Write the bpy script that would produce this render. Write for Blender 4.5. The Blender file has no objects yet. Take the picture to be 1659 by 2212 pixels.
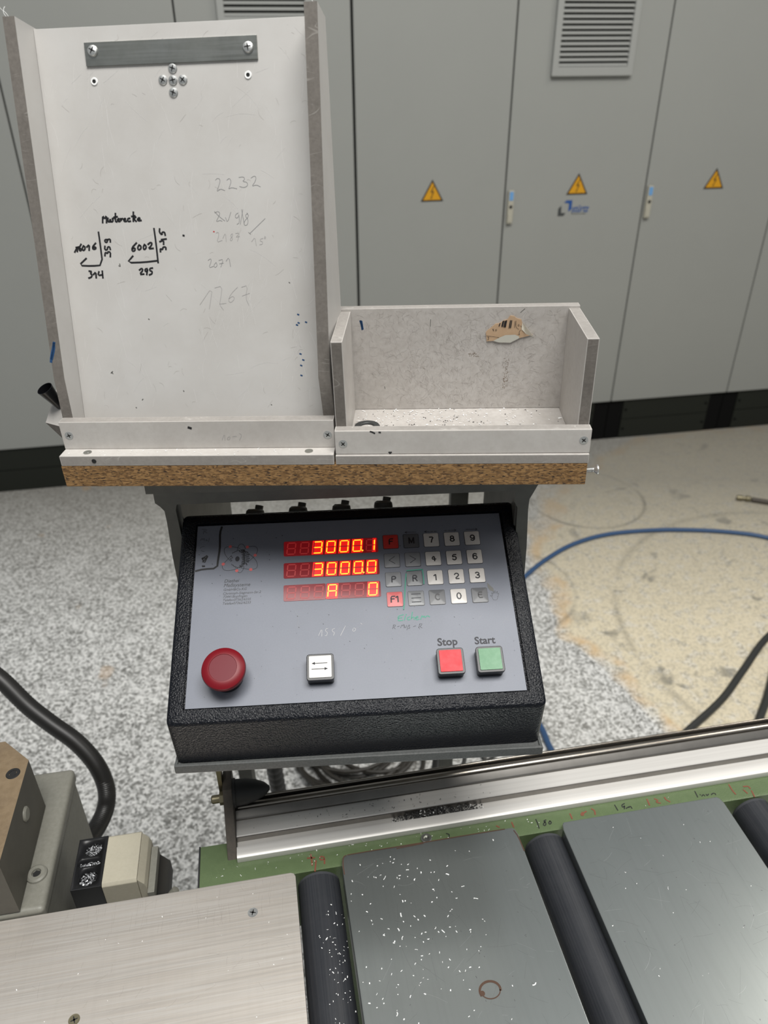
import bpy, bmesh, math, random
from mathutils import Vector, Matrix
random.seed(7)
C = bpy.context.scene.collection
SC = bpy.context.scene
# ------------------------------------------------------------------ camera
cd = bpy.data.cameras.new('camera'); cam = bpy.data.objects.new('camera', cd); C.objects.link(cam)
right = Vector((0.99997, -0.0042, -0.00696)); down = Vector((-0.00813, -0.51708, -0.8559)); fwd = Vector((0.0, 0.85592, -0.5171))
cam.matrix_world = Matrix.Translation((0, 0, 1.6)) @ Matrix((right, -down, -fwd)).transposed().to_4x4()
cd.sensor_fit = 'VERTICAL'; cd.sensor_height = 36.0; cd.sensor_width = 27.0
cd.lens = 1613.92 / 2212 * 36.0
cd.clip_start = 0.02; cd.clip_end = 60
cd.dof.use_dof = True; cd.dof.focus_distance = 0.72; cd.dof.aperture_fstop = 7.0
SC.camera = cam
# ------------------------------------------------------------------ world, lights, exposure
w = bpy.data.worlds.new('hall_light'); SC.world = w; w.use_nodes = True
w.node_tree.nodes['Background'].inputs[0].default_value = (0.90, 0.96, 1.0, 1)
w.node_tree.nodes['Background'].inputs[1].default_value = 0.22
def area(name, loc, target, size, sy, power, col):
    l = bpy.data.lights.new(name, 'AREA'); l.shape = 'RECTANGLE'; l.size = size; l.size_y = sy; l.energy = power; l.color = col
    o = bpy.data.objects.new(name, l); C.objects.link(o); o.location = loc
    o.rotation_euler = (Vector(target) - Vector(loc)).to_track_quat('-Z', 'Y').to_euler()
    return o
area('hall_skylight', (0.35, -0.40, 4.5), (0.1, 0.9, 0.6), 2.4, 1.4, 178, (1.0, 0.985, 0.95))
area('hall_lamp_right', (2.6, 1.4, 4.2), (0.8, 1.4, 0.5), 1.6, 0.5, 36, (1.0, 0.95, 0.87))
SC.view_settings.view_transform = 'Standard'; SC.view_settings.look = 'None'
SC.view_settings.gamma = 1.0; SC.view_settings.use_curve_mapping = False
SC.view_settings.exposure = 0.0
# ------------------------------------------------------------------ materials
def mat(name, base=(.5,.5,.5), rough=.5, metal=0.0, spec=.5, noise=None, bump=None, emit=None, streak=None, scr=None, alpha=None):
    """noise=(scale, amount, colour2); bump=(scale, strength, dist); streak=(sx,sy,sz,amount); scr=(scale, amount)"""
    m = bpy.data.materials.new(name); m.use_nodes = True; nt = m.node_tree; N = nt.nodes; L = nt.links
    b = N['Principled BSDF']; b.inputs['Roughness'].default_value = rough; b.inputs['Metallic'].default_value = metal
    b.inputs['Specular IOR Level'].default_value = spec
    b.inputs['Base Color'].default_value = (*base, 1)
    tc = N.new('ShaderNodeTexCoord'); out = None
    def mix(a, col2, facsock, k):
        mx = N.new('ShaderNodeMix'); mx.data_type = 'RGBA'
        mm = N.new('ShaderNodeMath'); mm.operation = 'MULTIPLY'; mm.inputs[1].default_value = k; mm.use_clamp = True
        L.new(facsock, mm.inputs[0]); L.new(mm.outputs[0], mx.inputs[0])
        if a is None: mx.inputs[6].default_value = (*base, 1)
        else: L.new(a, mx.inputs[6])
        mx.inputs[7].default_value = (*col2, 1)
        return mx.outputs[2]
    def ramp(sock, lo, hi):
        r = N.new('ShaderNodeMapRange'); r.inputs[1].default_value = lo; r.inputs[2].default_value = hi; L.new(sock, r.inputs[0]); return r.outputs[0]
    if noise:
        for sc_, am, c2 in (noise if isinstance(noise, list) else [noise]):
            n = N.new('ShaderNodeTexNoise'); n.inputs['Scale'].default_value = sc_; n.inputs['Detail'].default_value = 6; n.inputs['Roughness'].default_value = .65
            L.new(tc.outputs['Object'], n.inputs['Vector'])
            out = mix(out, c2, ramp(n.outputs[0], .38, .68), am)
    if streak:
        for sx, sy, sz, am, c2 in streak:
            mp = N.new('ShaderNodeMapping'); mp.inputs['Scale'].default_value = (sx, sy, sz); L.new(tc.outputs['Object'], mp.inputs[0])
            n = N.new('ShaderNodeTexNoise'); n.inputs['Scale'].default_value = 1; n.inputs['Detail'].default_value = 3; L.new(mp.outputs[0], n.inputs['Vector'])
            out = mix(out, c2, ramp(n.outputs[0], .42, .7), am)
    if scr:
        for i_, (sc_, am, c2) in enumerate(scr):      # fine hair-like scratches: thin iso-lines of a stretched noise
            mp = N.new('ShaderNodeMapping'); mp.inputs['Rotation'].default_value = (.4+i_*1.3, .5-i_*.9, .6+i_*2.1); mp.inputs['Scale'].default_value = (.28, 1.7, 1.0); L.new(tc.outputs['Object'], mp.inputs[0])
            n = N.new('ShaderNodeTexNoise'); n.inputs['Scale'].default_value = sc_; n.inputs['Detail'].default_value = 1; n.inputs['Distortion'].default_value = .6
            L.new(mp.outputs[0], n.inputs['Vector'])
            s = N.new('ShaderNodeMath'); s.operation = 'SUBTRACT'; s.inputs[1].default_value = .5; L.new(n.outputs[0], s.inputs[0])
            a = N.new('ShaderNodeMath'); a.operation = 'ABSOLUTE'; L.new(s.outputs[0], a.inputs[0])
            n2 = N.new('ShaderNodeTexNoise'); n2.inputs['Scale'].default_value = sc_ * .6; L.new(tc.outputs['Object'], n2.inputs['Vector'])
            f = N.new('ShaderNodeMath'); f.operation = 'MULTIPLY'
            L.new(ramp(a.outputs[0], .011, .002), f.inputs[0]); L.new(ramp(n2.outputs[0], .52, .58), f.inputs[1])
            out = mix(out, c2, f.outputs[0], am)
    if out is not None: L.new(out, b.inputs['Base Color'])
    if bump:
        n = N.new('ShaderNodeTexNoise'); n.inputs['Scale'].default_value = bump[0]; n.inputs['Detail'].default_value = 2
        L.new(tc.outputs['Object'], n.inputs['Vector'])
        bp = N.new('ShaderNodeBump'); bp.inputs['Strength'].default_value = bump[1]; bp.inputs['Distance'].default_value = bump[2]
        L.new(n.outputs[0], bp.inputs['Height']); L.new(bp.outputs[0], b.inputs['Normal'])
    if emit:
        b.inputs['Emission Color'].default_value = (*emit[0], 1); b.inputs['Emission Strength'].default_value = emit[1]
    return m
M = {}
M['plate'] = mat('worn_white_plastic', (.55,.525,.495), .42, noise=[(9,.6,(.40,.37,.345)),(45,.3,(.60,.58,.55)),(220,.25,(.38,.35,.32))])
M['board'] = mat('board_white_plastic', (.535,.52,.50), .42, noise=[(6,.6,(.44,.42,.395)),(60,.25,(.57,.56,.545)),(25,.25,(.46,.44,.415))])
M['scratched'] = mat('scratched_white_plastic', (.50,.475,.45), .45, noise=[(12,.6,(.40,.375,.345)),(160,.5,(.34,.31,.285))], )
M['cut'] = mat('grimy_cut_and_shade', (.155,.14,.125), .65, spec=.3, noise=[(40,.7,(.215,.195,.175)),(300,.5,(.10,.09,.08))], scr=[(90,.4,(.4,.38,.35))])
M['cutlight'] = mat('light_cut_edge', (.31,.29,.27), .55, spec=.3, noise=[(40,.6,(.38,.355,.33)),(300,.4,(.22,.205,.19))], scr=[(90,.4,(.6,.58,.55))])
M['steel'] = mat('zinc_steel', (.45,.46,.44), .33, 1.0, noise=[(30,.7,(.26,.265,.24)),(8,.5,(.6,.6,.52))], streak=[(20,600,600,.3,(.7,.7,.68))])
M['screw'] = mat('screw_zinc', (.62,.63,.62), .38, .8, noise=[(250,.5,(.3,.3,.3))])
M['brass'] = mat('dull_brass', (.27,.24,.16), .45, .9)
M['dark'] = mat('dark_hole', (.012,.012,.012), .7)
M['ink'] = mat('black_marker', (.012,.012,.014), .5)
M['pencil'] = mat('pencil_line', (.24,.24,.24), .5)
M['pencil_light'] = mat('faint_pencil', (.36,.35,.34), .5)
M['redink'] = mat('red_ink', (.45,.03,.03), .5)
M['rustink'] = mat('faded_red_marker', (.20,.055,.03), .6)
M['blueink'] = mat('blue_ink', (.015,.06,.16), .5)
M['greenink'] = mat('green_marker', (.03,.25,.17), .5)
M['cabinet'] = mat('cabinet_light_grey_paint', (.305,.310,.292), .42, noise=[(3,.35,(.28,.285,.27)),(400,.12,(.27,.275,.26))])
M['vent'] = mat('vent_grey_plastic', (.33,.335,.32), .45)
M['ventdark'] = mat('vent_dark_backing', (.025,.025,.02), .8)
M['gap'] = mat('door_seal_black', (.012,.014,.012), .8)
M['plinth'] = mat('plinth_dark_grey', (.014,.016,.012), .6, spec=.3)
M['plinthcorner'] = mat('plinth_corner_black', (.003,.003,.003), .8, spec=.15)
M['yellow'] = mat('warning_yellow', (.62,.30,.008), .45)
M['black'] = mat('warning_black', (.02,.015,.01), .5)
M['logoblue'] = mat('logo_blue', (.015,.075,.27), .45)
M['logogrey'] = mat('logo_grey', (.05,.055,.055), .45)
M['handle'] = mat('handle_beige', (.42,.40,.33), .45)
M['handleblue'] = mat('handle_blue_label', (.14,.33,.62), .4)
M['case'] = mat('black_leather_grain_plastic', (.004,.005,.008), .26, spec=.32, bump=(600,.9,.0013))
M['foil'] = mat('grey_blue_foil', (.175,.188,.225), .40, 0, .32, noise=[(14,.45,(.145,.157,.19)),(700,.25,(.21,.225,.265))], bump=(900,.05,.0003))
M['foiltext'] = mat('print_dark', (.02,.022,.028), .4)
M['grey_text'] = mat('print_grey', (.045,.045,.052), .5, spec=.2)
M['window'] = mat('red_filter_window', (.125,.008,.014), .25, emit=((.9,.02,.03), .11))  # faint emission added to brighten the red filter
M['ghost'] = mat('unlit_segment', (.22,.02,.022), .4, emit=((1,.06,.06), .20))  # segments that are off, with a faint added glow
M['lit'] = mat('lit_segment', (.8,.3,.05), .4, emit=((1.0,.30,.012), 3.0))
M['glow'] = mat('digit_bloom', (.4,.01,.01), .4, emit=((1.0,.012,.01), .75))  # red bloom round lit digits, put in as a glowing patch
M['keywhite'] = mat('key_white', (.58,.55,.52), .35)
M['keygrey'] = mat('key_grey', (.165,.172,.18), .35)
M['keydark'] = mat('key_dark_grey', (.105,.108,.115), .35)
M['keymid'] = mat('key_mid_grey', (.20,.205,.215), .35)
M['keyred'] = mat('key_red', (.55,.035,.03), .4)
M['keyredpale'] = mat('key_worn_red', (.56,.11,.11), .4)
M['keyline'] = mat('key_outline', (.015,.015,.018), .4)
M['smear'] = mat('dirty_smear', (.12,.12,.11), .5)
M['mushroom'] = mat('mushroom_red', (.17,.004,.010), .42, spec=.35)
M['mushroomtop'] = mat('mushroom_red_top', (.14,.010,.018), .5, spec=.3)
M['gloss_black'] = mat('black_gloss_plastic', (.005,.005,.006), .3, spec=.35)
M['capred'] = mat('stop_cap_red', (.62,.025,.035), .45, spec=.25, noise=(120,.5,(.68,.09,.10)))
M['capgreen'] = mat('start_cap_green', (.14,.29,.17), .45, spec=.25, noise=(120,.6,(.22,.38,.25)))
M['capwhite'] = mat('arrow_cap_white', (.66,.64,.60), .4)
M['frame'] = mat('frame_dark_grey_paint', (.125,.126,.112), .5, noise=(30,.5,(.055,.055,.05)))
M['tray'] = mat('tray_worn_grey', (.075,.08,.078), .5, noise=[(60,.6,(.05,.052,.05)),(500,.5,(.13,.13,.13))])
M['rubber'] = mat('black_rubber', (.012,.012,.012), .55)
M['washer'] = mat('washer_dark', (.03,.032,.032), .5)
M['alu'] = mat('brushed_aluminium', (.66,.605,.545), .45, .75, noise=[(6,.4,(.72,.69,.64)),(3,.5,(.58,.52,.46))], streak=[(7,420,50,.55,(.50,.46,.42)),(260,14,50,.15,(.52,.48,.43)),(12,900,50,.4,(.82,.8,.77))])
M['sheet'] = mat('steel_sheet', (.40,.43,.42), .30, .9, noise=[(5,.45,(.33,.36,.355)),(40,.2,(.46,.48,.475))], streak=[(300,8,50,.12,(.28,.29,.29))])
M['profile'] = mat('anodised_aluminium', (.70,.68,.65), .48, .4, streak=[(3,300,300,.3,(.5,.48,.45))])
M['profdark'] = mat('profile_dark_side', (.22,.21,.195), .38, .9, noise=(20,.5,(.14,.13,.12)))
M['rod'] = mat('steel_rod', (.38,.35,.31), .25, 1.0, noise=(30,.5,(.25,.21,.17)))
M['roller'] = mat('roller_dark_plastic', (.022,.024,.029), .42, noise=(60,.4,(.035,.037,.042)), streak=[(700,6,700,.35,(.06,.06,.065))])
M['rollerend'] = mat('roller_rim', (.05,.052,.058), .4)
M['green'] = mat('green_hammer_paint', (.10,.142,.066), .35, noise=[(120,.5,(.13,.18,.085)),(15,.3,(.085,.125,.055))], bump=(600,.35,.0006))
M['greendark'] = mat('rail_end_cap', (.02,.02,.022), .5)
M['rust'] = mat('rusty_brown', (.075,.038,.022), .7, noise=(200,.6,(.07,.03,.015)))
M['endplate'] = mat('brown_grey_steel', (.085,.07,.055), .6, noise=(150,.6,(.045,.04,.035)))
M['brownblock'] = mat('aged_brown_metal', (.25,.18,.105), .5, .2, noise=[(12,.8,(.14,.10,.065)),(120,.4,(.33,.25,.16))])
M['blockside'] = mat('dull_grey_casting', (.085,.08,.066), .5, .2, noise=(60,.4,(.06,.056,.046)))
M['housing'] = mat('grey_beige_casting', (.20,.195,.165), .45, noise=[(20,.5,(.19,.185,.155)),(200,.3,(.30,.295,.26))])
M['clampbeige'] = mat('beige_clamp', (.46,.425,.33), .5, noise=[(20,.5,(.36,.33,.26)),(300,.3,(.52,.49,.40))])
M['clampblack'] = mat('black_clamp', (.01,.01,.011), .38)
M['chip'] = mat('metal_chips', (.55,.56,.58), .4, .4)
M['chipwhite'] = mat('white_shavings', (.85,.85,.84), .5)
M['chipdark'] = mat('dark_shavings', (.03,.03,.03), .5)
M['hose'] = mat('black_hose', (.017,.016,.015), .42)
M['cable'] = mat('black_cable', (.035,.036,.034), .5)
M['coilcable'] = mat('dusty_dark_cable', (.032,.028,.022), .45)
M['bluehose'] = mat('blue_air_hose', (.035,.085,.19), .45)
M['labelpaper'] = mat('brown_paper', (.46,.31,.19), .7, noise=(150,.5,(.52,.37,.24)))
M['labelpale'] = mat('torn_paper_back', (.50,.49,.43), .7)
M['labelcurl'] = mat('paper_back_cream', (.72,.68,.57), .7)
def chipboard():
    m = mat('chipboard_edge', (.27,.16,.07), .7); nt = m.node_tree; N = nt.nodes; L = nt.links; b = N['Principled BSDF']
    tc = N.new('ShaderNodeTexCoord'); mp = N.new('ShaderNodeMapping'); mp.inputs['Scale'].default_value = (330, 330, 800); L.new(tc.outputs['Object'], mp.inputs[0])
    nn = N.new('ShaderNodeTexNoise'); nn.inputs['Scale'].default_value = 60; L.new(tc.outputs['Object'], nn.inputs['Vector'])
    va = N.new('ShaderNodeVectorMath'); va.operation = 'MULTIPLY_ADD'; va.inputs[1].default_value = (2.5,2.5,2.5); L.new(nn.outputs['Color'], va.inputs[0]); L.new(mp.outputs[0], va.inputs[2])
    v = N.new('ShaderNodeTexVoronoi'); v.inputs['Scale'].default_value = 1; L.new(va.outputs[0], v.inputs['Vector'])
    cr = N.new('ShaderNodeValToRGB'); e = cr.color_ramp
    e.elements[0].position = 0; e.elements[0].color = (.12,.06,.02,1); e.elements[1].position = 1; e.elements[1].color = (.36,.205,.08,1)
    q = e.elements.new(.3); q.color = (.20,.107,.038,1); q = e.elements.new(.6); q.color = (.265,.148,.055,1)
    sp = N.new('ShaderNodeSeparateColor'); L.new(v.outputs['Color'], sp.inputs[0]); L.new(sp.outputs[0], cr.inputs[0])
    mp2 = N.new('ShaderNodeMapping'); mp2.inputs['Scale'].default_value = (210, 210, 850); L.new(tc.outputs['Object'], mp2.inputs[0])
    n3 = N.new('ShaderNodeTexNoise'); n3.inputs['Scale'].default_value = 1; n3.inputs['Detail'].default_value = 4; L.new(mp2.outputs[0], n3.inputs['Vector'])
    r = N.new('ShaderNodeMapRange'); r.inputs[1].default_value = .37; r.inputs[2].default_value = .43; L.new(n3.outputs[0], r.inputs[0])
    mx = N.new('ShaderNodeMix'); mx.data_type = 'RGBA'; mx.inputs[6].default_value = (.025,.012,.005,1); L.new(r.outputs[0], mx.inputs[0]); L.new(cr.outputs[0], mx.inputs[7]); L.new(mx.outputs[2], b.inputs['Base Color'])
    bp = N.new('ShaderNodeBump'); bp.inputs['Strength'].default_value = .6; bp.inputs['Distance'].default_value = .001; L.new(r.outputs[0], bp.inputs['Height']); L.new(bp.outputs[0], b.inputs['Normal'])
    return m
M['chipboard'] = chipboard()
def floor_mat():
    m = mat('speckled_floor_coating', (.5,.5,.5), .42); nt = m.node_tree; N = nt.nodes; L = nt.links; b = N['Principled BSDF']
    g = N.new('ShaderNodeTexCoord')
    def noise(sc, det=3, dist=0):
        n = N.new('ShaderNodeTexNoise'); n.inputs['Scale'].default_value = sc; n.inputs['Detail'].default_value = det; n.inputs['Distortion'].default_value = dist
        L.new(g.outputs['Object'], n.inputs['Vector']); return n.outputs[0]
    def mr(s, lo, hi, a=0, c=1):
        r = N.new('ShaderNodeMapRange'); r.inputs[1].default_value = lo; r.inputs[2].default_value = hi; r.inputs[3].default_value = a; r.inputs[4].default_value = c; L.new(s, r.inputs[0]); return r.outputs[0]
    def mth(op, a, c):
        q = N.new('ShaderNodeMath'); q.operation = op
        for i, x in enumerate((a, c)):
            if isinstance(x, (int, float)): q.inputs[i].default_value = x
            else: L.new(x, q.inputs[i])
        return q.outputs[0]
    def mix(f, a, c):
        mx = N.new('ShaderNodeMix'); mx.data_type = 'RGBA'; L.new(f, mx.inputs[0])
        for i, x in ((6, a), (7, c)):
            if isinstance(x, tuple): mx.inputs[i].default_value = (*x, 1)
            else: L.new(x, mx.inputs[i])
        return mx.outputs[2]
    v = N.new('ShaderNodeTexVoronoi'); v.inputs['Scale'].default_value = 165; L.new(g.outputs['Object'], v.inputs['Vector'])
    sp = N.new('ShaderNodeSeparateColor'); L.new(v.outputs['Color'], sp.inputs[0])
    f = mth('ADD', mth('MULTIPLY', sp.outputs[0], .55), mth('MULTIPLY', noise(85, 4), .75))
    f = mth('ADD', f, mth('MULTIPLY', noise(9, 3), .28))
    cr = N.new('ShaderNodeValToRGB'); e = cr.color_ramp; L.new(mr(f, .40, 1.22), cr.inputs[0])
    e.elements[0].position = 0; e.elements[0].color = (.09,.09,.09,1); e.elements[1].position = 1; e.elements[1].color = (.88,.88,.86,1)
    for p, c in ((.22,(.23,.232,.23)),(.42,(.50,.50,.485)),(.62,(.74,.735,.72)),(.8,(.86,.855,.83))):
        q = e.elements.new(p); q.color = (*c, 1)
    col = cr.outputs[0]
    # cream-coloured dust film spread over the right part of the floor, thicker along its rim
    sep = N.new('ShaderNodeSeparateXYZ'); L.new(g.outputs['Object'], sep.inputs[0])
    dx = mth('DIVIDE', mth('SUBTRACT', sep.outputs[0], 1.95), 1.35); dy = mth('DIVIDE', mth('SUBTRACT', sep.outputs[1], 2.15), 1.3)
    dd = mth('ADD', mth('SQRT', mth('ADD', mth('MULTIPLY', dx, dx), mth('MULTIPLY', dy, dy)), 0), mth('MULTIPLY', mth('SUBTRACT', noise(2.6, 3), .5), .28))
    cream = mth('MULTIPLY', mr(dd, 1.03, .97), mth('ADD', .55, mth('MULTIPLY', mr(noise(28, 4), .36, .5), .35)))
    col = mix(cream, col, (.80,.70,.50))
    col = mix(mth('MULTIPLY', mr(f, .78, .62), .28), col, (.33,.32,.28))
    rim = mth('MULTIPLY', mth('MULTIPLY', mr(dd, 1.03, 1.0), mr(dd, .965, .985)), mr(noise(11, 3), .35, .6))
    col = mix(mth('MULTIPLY', rim, .8), col, (.74,.52,.28))
    beige = mth('MULTIPLY', mr(sep.outputs[0], -.1, .7), mr(dd, 1.0, 1.5, .0, .38)); col = mix(beige, col, (.60,.56,.47))
    # dark scuffs inside the dust
    sc1 = mth('MULTIPLY', mr(noise(7.5, 5, .4), .62, .68), mr(dd, 1.0, .9)); col = mix(mth('MULTIPLY', sc1, .6), col, (.13,.13,.12))
    # light falloff towards the cabinets, put into the floor colour
    far_shade = mr(sep.outputs[1], 1.9, 2.9); col = mix(mth('MULTIPLY', far_shade, .82), col, (.235,.222,.195))
    # faint rubber arcs
    def ring(cx, cy, r0, wd, k, col):
        ax = mth('SUBTRACT', sep.outputs[0], cx); ay = mth('SUBTRACT', sep.outputs[1], cy)
        rr = mth('SQRT', mth('ADD', mth('MULTIPLY', ax, ax), mth('MULTIPLY', ay, ay)), 0)
        ab = mth('ABSOLUTE', mth('SUBTRACT', rr, r0), 0)
        return mix(mth('MULTIPLY', mth('MULTIPLY', mr(ab, wd, 0), mr(noise(4), .35, .55)), k), col, (.12,.115,.10))
    col = ring(.86, 2.75, .24, .012, .6, col); col = ring(.42, 2.12, .25, .012, .5, col); col = ring(1.5, 1.9, .72, .02, .35, col)
    # a few orange drips at the left
    o = mr(noise(5.0, 2), .70, .74); o = mth('MULTIPLY', o, mr(sep.outputs[0], .2, -.2)); col = mix(mth('MULTIPLY', o, .35), col, (.55,.33,.14))
    L.new(col, b.inputs['Base Color'])
    bp = N.new('ShaderNodeBump'); bp.inputs['Strength'].default_value = .25; bp.inputs['Distance'].default_value = .001; L.new(f, bp.inputs['Height']); L.new(bp.outputs[0], b.inputs['Normal'])
    return m
M['floor'] = floor_mat()
M['hair'] = mat('hair_scratch_brown', (.27,.24,.215), .5)
M['hairlight'] = mat('hair_scratch_light', (.68,.665,.65), .5)
M['hairsteel'] = mat('steel_scratch_dark', (.17,.175,.175), .4, .6)
M['hairsteel2'] = mat('steel_scratch_bright', (.75,.77,.77), .35, .8)
M['smudge'] = mat('brown_dirt', (.20,.15,.10), .6)
# ------------------------------------------------------------------ mesh helpers
class MB:
    def __init__(s): s.bm = bmesh.new(); s.mi = 0
    def _faces(s, fs, mi=None):
        for f in fs: f.material_index = s.mi if mi is None else mi
    def box(s, x0, x1, y0, y1, z0, z1, bev=0, fm=None, seg=2):
        b = bmesh.new(); r = bmesh.ops.create_cube(b, size=1)
        for v in b.verts: v.co = ((x0+x1)/2 + v.co.x*(x1-x0), (y0+y1)/2 + v.co.y*(y1-y0), (z0+z1)/2 + v.co.z*(z1-z0))
        for f in b.faces:
            f.material_index = s.mi
            if fm:
                n = f.normal
                for k, d in {'x-':(-1,0,0),'x+':(1,0,0),'y-':(0,-1,0),'y+':(0,1,0),'z-':(0,0,-1),'z+':(0,0,1)}.items():
                    if k in fm and n.dot(Vector(d)) > .9: f.material_index = fm[k]
        if bev: bmesh.ops.bevel(b, geom=list(b.edges), offset=bev, segments=seg, affect='EDGES', profile=.6)
        s._merge(b); return s
    def _merge(s, b):
        me = bpy.data.meshes.new('tmp'); b.to_mesh(me); b.free(); s.bm.from_mesh(me); bpy.data.meshes.remove(me)
    def prism(s, poly, axis, a0, a1, bev=0, fmcap=None):
        """poly: 2D points in the two other axes (x,y,z order), extruded along axis"""
        b = bmesh.new()
        def P(p, a):
            q = list(p); q.insert(axis, a); return q
        lo = [b.verts.new(P(p, a0)) for p in poly]; hi = [b.verts.new(P(p, a1)) for p in poly]
        n = len(poly); cf = [b.faces.new(lo), b.faces.new(hi)]
        for i in range(n): b.faces.new((lo[i], lo[(i+1)%n], hi[(i+1)%n], hi[i]))
        for f in b.faces: f.material_index = s.mi
        if fmcap is not None:
            for f in cf: f.material_index = fmcap
        bmesh.ops.recalc_face_normals(b, faces=list(b.faces))
        if bev: bmesh.ops.bevel(b, geom=list(b.edges), offset=bev, segments=2, affect='EDGES', profile=.6)
        s._merge(b); return s
    def hull(s, pts):
        b = bmesh.new()
        for p in pts: b.verts.new(p)
        bmesh.ops.convex_hull(b, input=list(b.verts))
        for f in b.faces: f.material_index = s.mi
        s._merge(b); return s
    def lathe(s, prof, o=(0,0,0), axis=(0,0,1), seg=32, mis=None):
        ax = Vector(axis).normalized(); t = ax.orthogonal().normalized(); u = ax.cross(t); o = Vector(o); rings = []
        for r, h in prof:
            if r < 1e-7: rings.append([s.bm.verts.new(o + ax*h)])
            else: rings.append([s.bm.verts.new(o + ax*h + (t*math.cos(2*math.pi*k/seg) + u*math.sin(2*math.pi*k/seg))*r) for k in range(seg)])
        for i in range(len(rings)-1):
            a, b = rings[i], rings[i+1]; mi = mis[i] if mis else s.mi
            for k in range(seg):
                l = (k+1) % seg
                if len(a) == 1 and len(b) == 1: continue
                if len(a) == 1: f = s.bm.faces.new((a[0], b[l], b[k]))
                elif len(b) == 1: f = s.bm.faces.new((a[k], a[l], b[0]))
                else: f = s.bm.faces.new((a[k], a[l], b[l], b[k]))
                f.material_index = mi
        return s
    def tube(s, pts, r, seg=12, cap=True, rf=None):
        pts = [Vector(p) for p in pts]; rings = []; prev = None
        for i, p in enumerate(pts):
            d = (pts[min(i+1, len(pts)-1)] - pts[max(i-1, 0)]).normalized()
            if prev is None: prev = d.orthogonal().normalized()
            t = (prev - d*prev.dot(d)).normalized(); prev = t; u = d.cross(t)
            rr = r if rf is None else rf(i)
            rings.append([s.bm.verts.new(p + (t*math.cos(2*math.pi*k/seg) + u*math.sin(2*math.pi*k/seg))*rr) for k in range(seg)])
        for a, b in zip(rings, rings[1:]):
            for k in range(seg):
                f = s.bm.faces.new((a[k], a[(k+1)%seg], b[(k+1)%seg], b[k])); f.material_index = s.mi
        if cap:
            for rg in (rings[0], rings[-1]):
                f = s.bm.faces.new(rg); f.material_index = s.mi
        return s
    def ribbon(s, strokes, width, P, lift=.00012, th=.00005):
        """flat ink strokes: strokes of 2-D points (1e-5 m), P maps (a,b,lift) to a point"""
        for st in strokes:
            pts = [Vector((a*1e-5, b*1e-5)) for a, b in st]
            # round the polyline a little
            if len(pts) > 2:
                q = [pts[0]]
                for i in range(len(pts)-1):
                    q.append(pts[i]*.75 + pts[i+1]*.25); q.append(pts[i]*.25 + pts[i+1]*.75)
                q.append(pts[-1]); pts = q
            L_, R_ = [], []
            for i, p in enumerate(pts):
                d = pts[min(i+1, len(pts)-1)] - pts[max(i-1, 0)]
                if d.length < 1e-9: d = Vector((1, 0))
                d.normalize(); n = Vector((-d.y, d.x))*width/2
                e = d*width*.4 if i == len(pts)-1 else (-d*width*.4 if i == 0 else Vector((0, 0)))
                L_.append(p+n+e); R_.append(p-n+e)
            vl = [s.bm.verts.new(P(a.x, a.y, lift)) for a in L_]; vr = [s.bm.verts.new(P(a.x, a.y, lift)) for a in R_]
            for i in range(len(pts)-1):
                try:
                    f = s.bm.faces.new((vl[i], vl[i+1], vr[i+1], vr[i])); f.material_index = s.mi
                except ValueError: pass
        return s
    def disc(s, c, r, P, lift=.00015, seg=18, ry=None):
        ry = ry or r
        vs = [s.bm.verts.new(P(c[0]+math.cos(2*math.pi*k/seg)*r, c[1]+math.sin(2*math.pi*k/seg)*ry, lift)) for k in range(seg)]
        f = s.bm.faces.new(vs); f.material_index = s.mi; return s
    def poly(s, pts, P, lift=.00015):
        f = s.bm.faces.new([s.bm.verts.new(P(a, b, lift)) for a, b in pts]); f.material_index = s.mi; return s
    def build(s, name, mats, parent=None, label=None, kind=None, smooth=.6):
        me = bpy.data.meshes.new(name)
        bmesh.ops.recalc_face_normals(s.bm, faces=list(s.bm.faces))
        if smooth:
            s.bm.normal_update()
            for e in s.bm.edges:
                if len(e.link_faces) == 2: e.smooth = e.calc_face_angle(0) < smooth
            for f in s.bm.faces: f.smooth = True
        s.bm.to_mesh(me); s.bm.free()
        for m in (mats if isinstance(mats, (list, tuple)) else [mats]): me.materials.append(M[m])
        o = bpy.data.objects.new(name, me); C.objects.link(o)
        if parent is not None: o.parent = parent
        if smooth:
            wn = o.modifiers.new('weighted_normals', 'WEIGHTED_NORMAL'); wn.keep_sharp = True; wn.weight = 100
        if label: o['label'] = label
        if kind: o['kind'] = kind
        return o
def thing(name, label, cat, mw=None, group=None):
    o = bpy.data.objects.new(name, None); C.objects.link(o); o.empty_display_size = .05
    if mw is not None: o.matrix_world = mw
    o['label'] = label; o['category'] = cat
    if group: o['group'] = group
    return o
def tag(o, label, cat, group=None, kind=None):
    o['label'] = label; o['category'] = cat
    if group: o['group'] = group
    if kind: o['kind'] = kind
    return o
def fr(rows, o): return Matrix.Translation(o) @ Matrix(rows).to_4x4()
def yaw(a, o=(0,0,0)): return Matrix.Translation(o) @ Matrix.Rotation(math.radians(a), 4, 'Z')
def base(F, p): return F @ Matrix.Translation(p)   # frame moved to a thing's base
SHF = fr([[.9988,.0455,-.0206],[-.0455,.999,.0009],[.0207,0,.9998]], (-.2841,.585,1.2962))
TAF = fr([[.9952,.0973,-.0053],[-.0931,.966,.241],[.0286,-.2394,.9705]], (-.2841,.613,1.3673))
COF = fr([[.9982,-.0545,.0232],[.0589,.873,-.4841],[.0061,.4847,.8747]], (-.1994,.4795,1.0841))
TBF = yaw(9.88)
CBF = yaw(9.8786, (0, 3.1216, 0))
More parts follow.
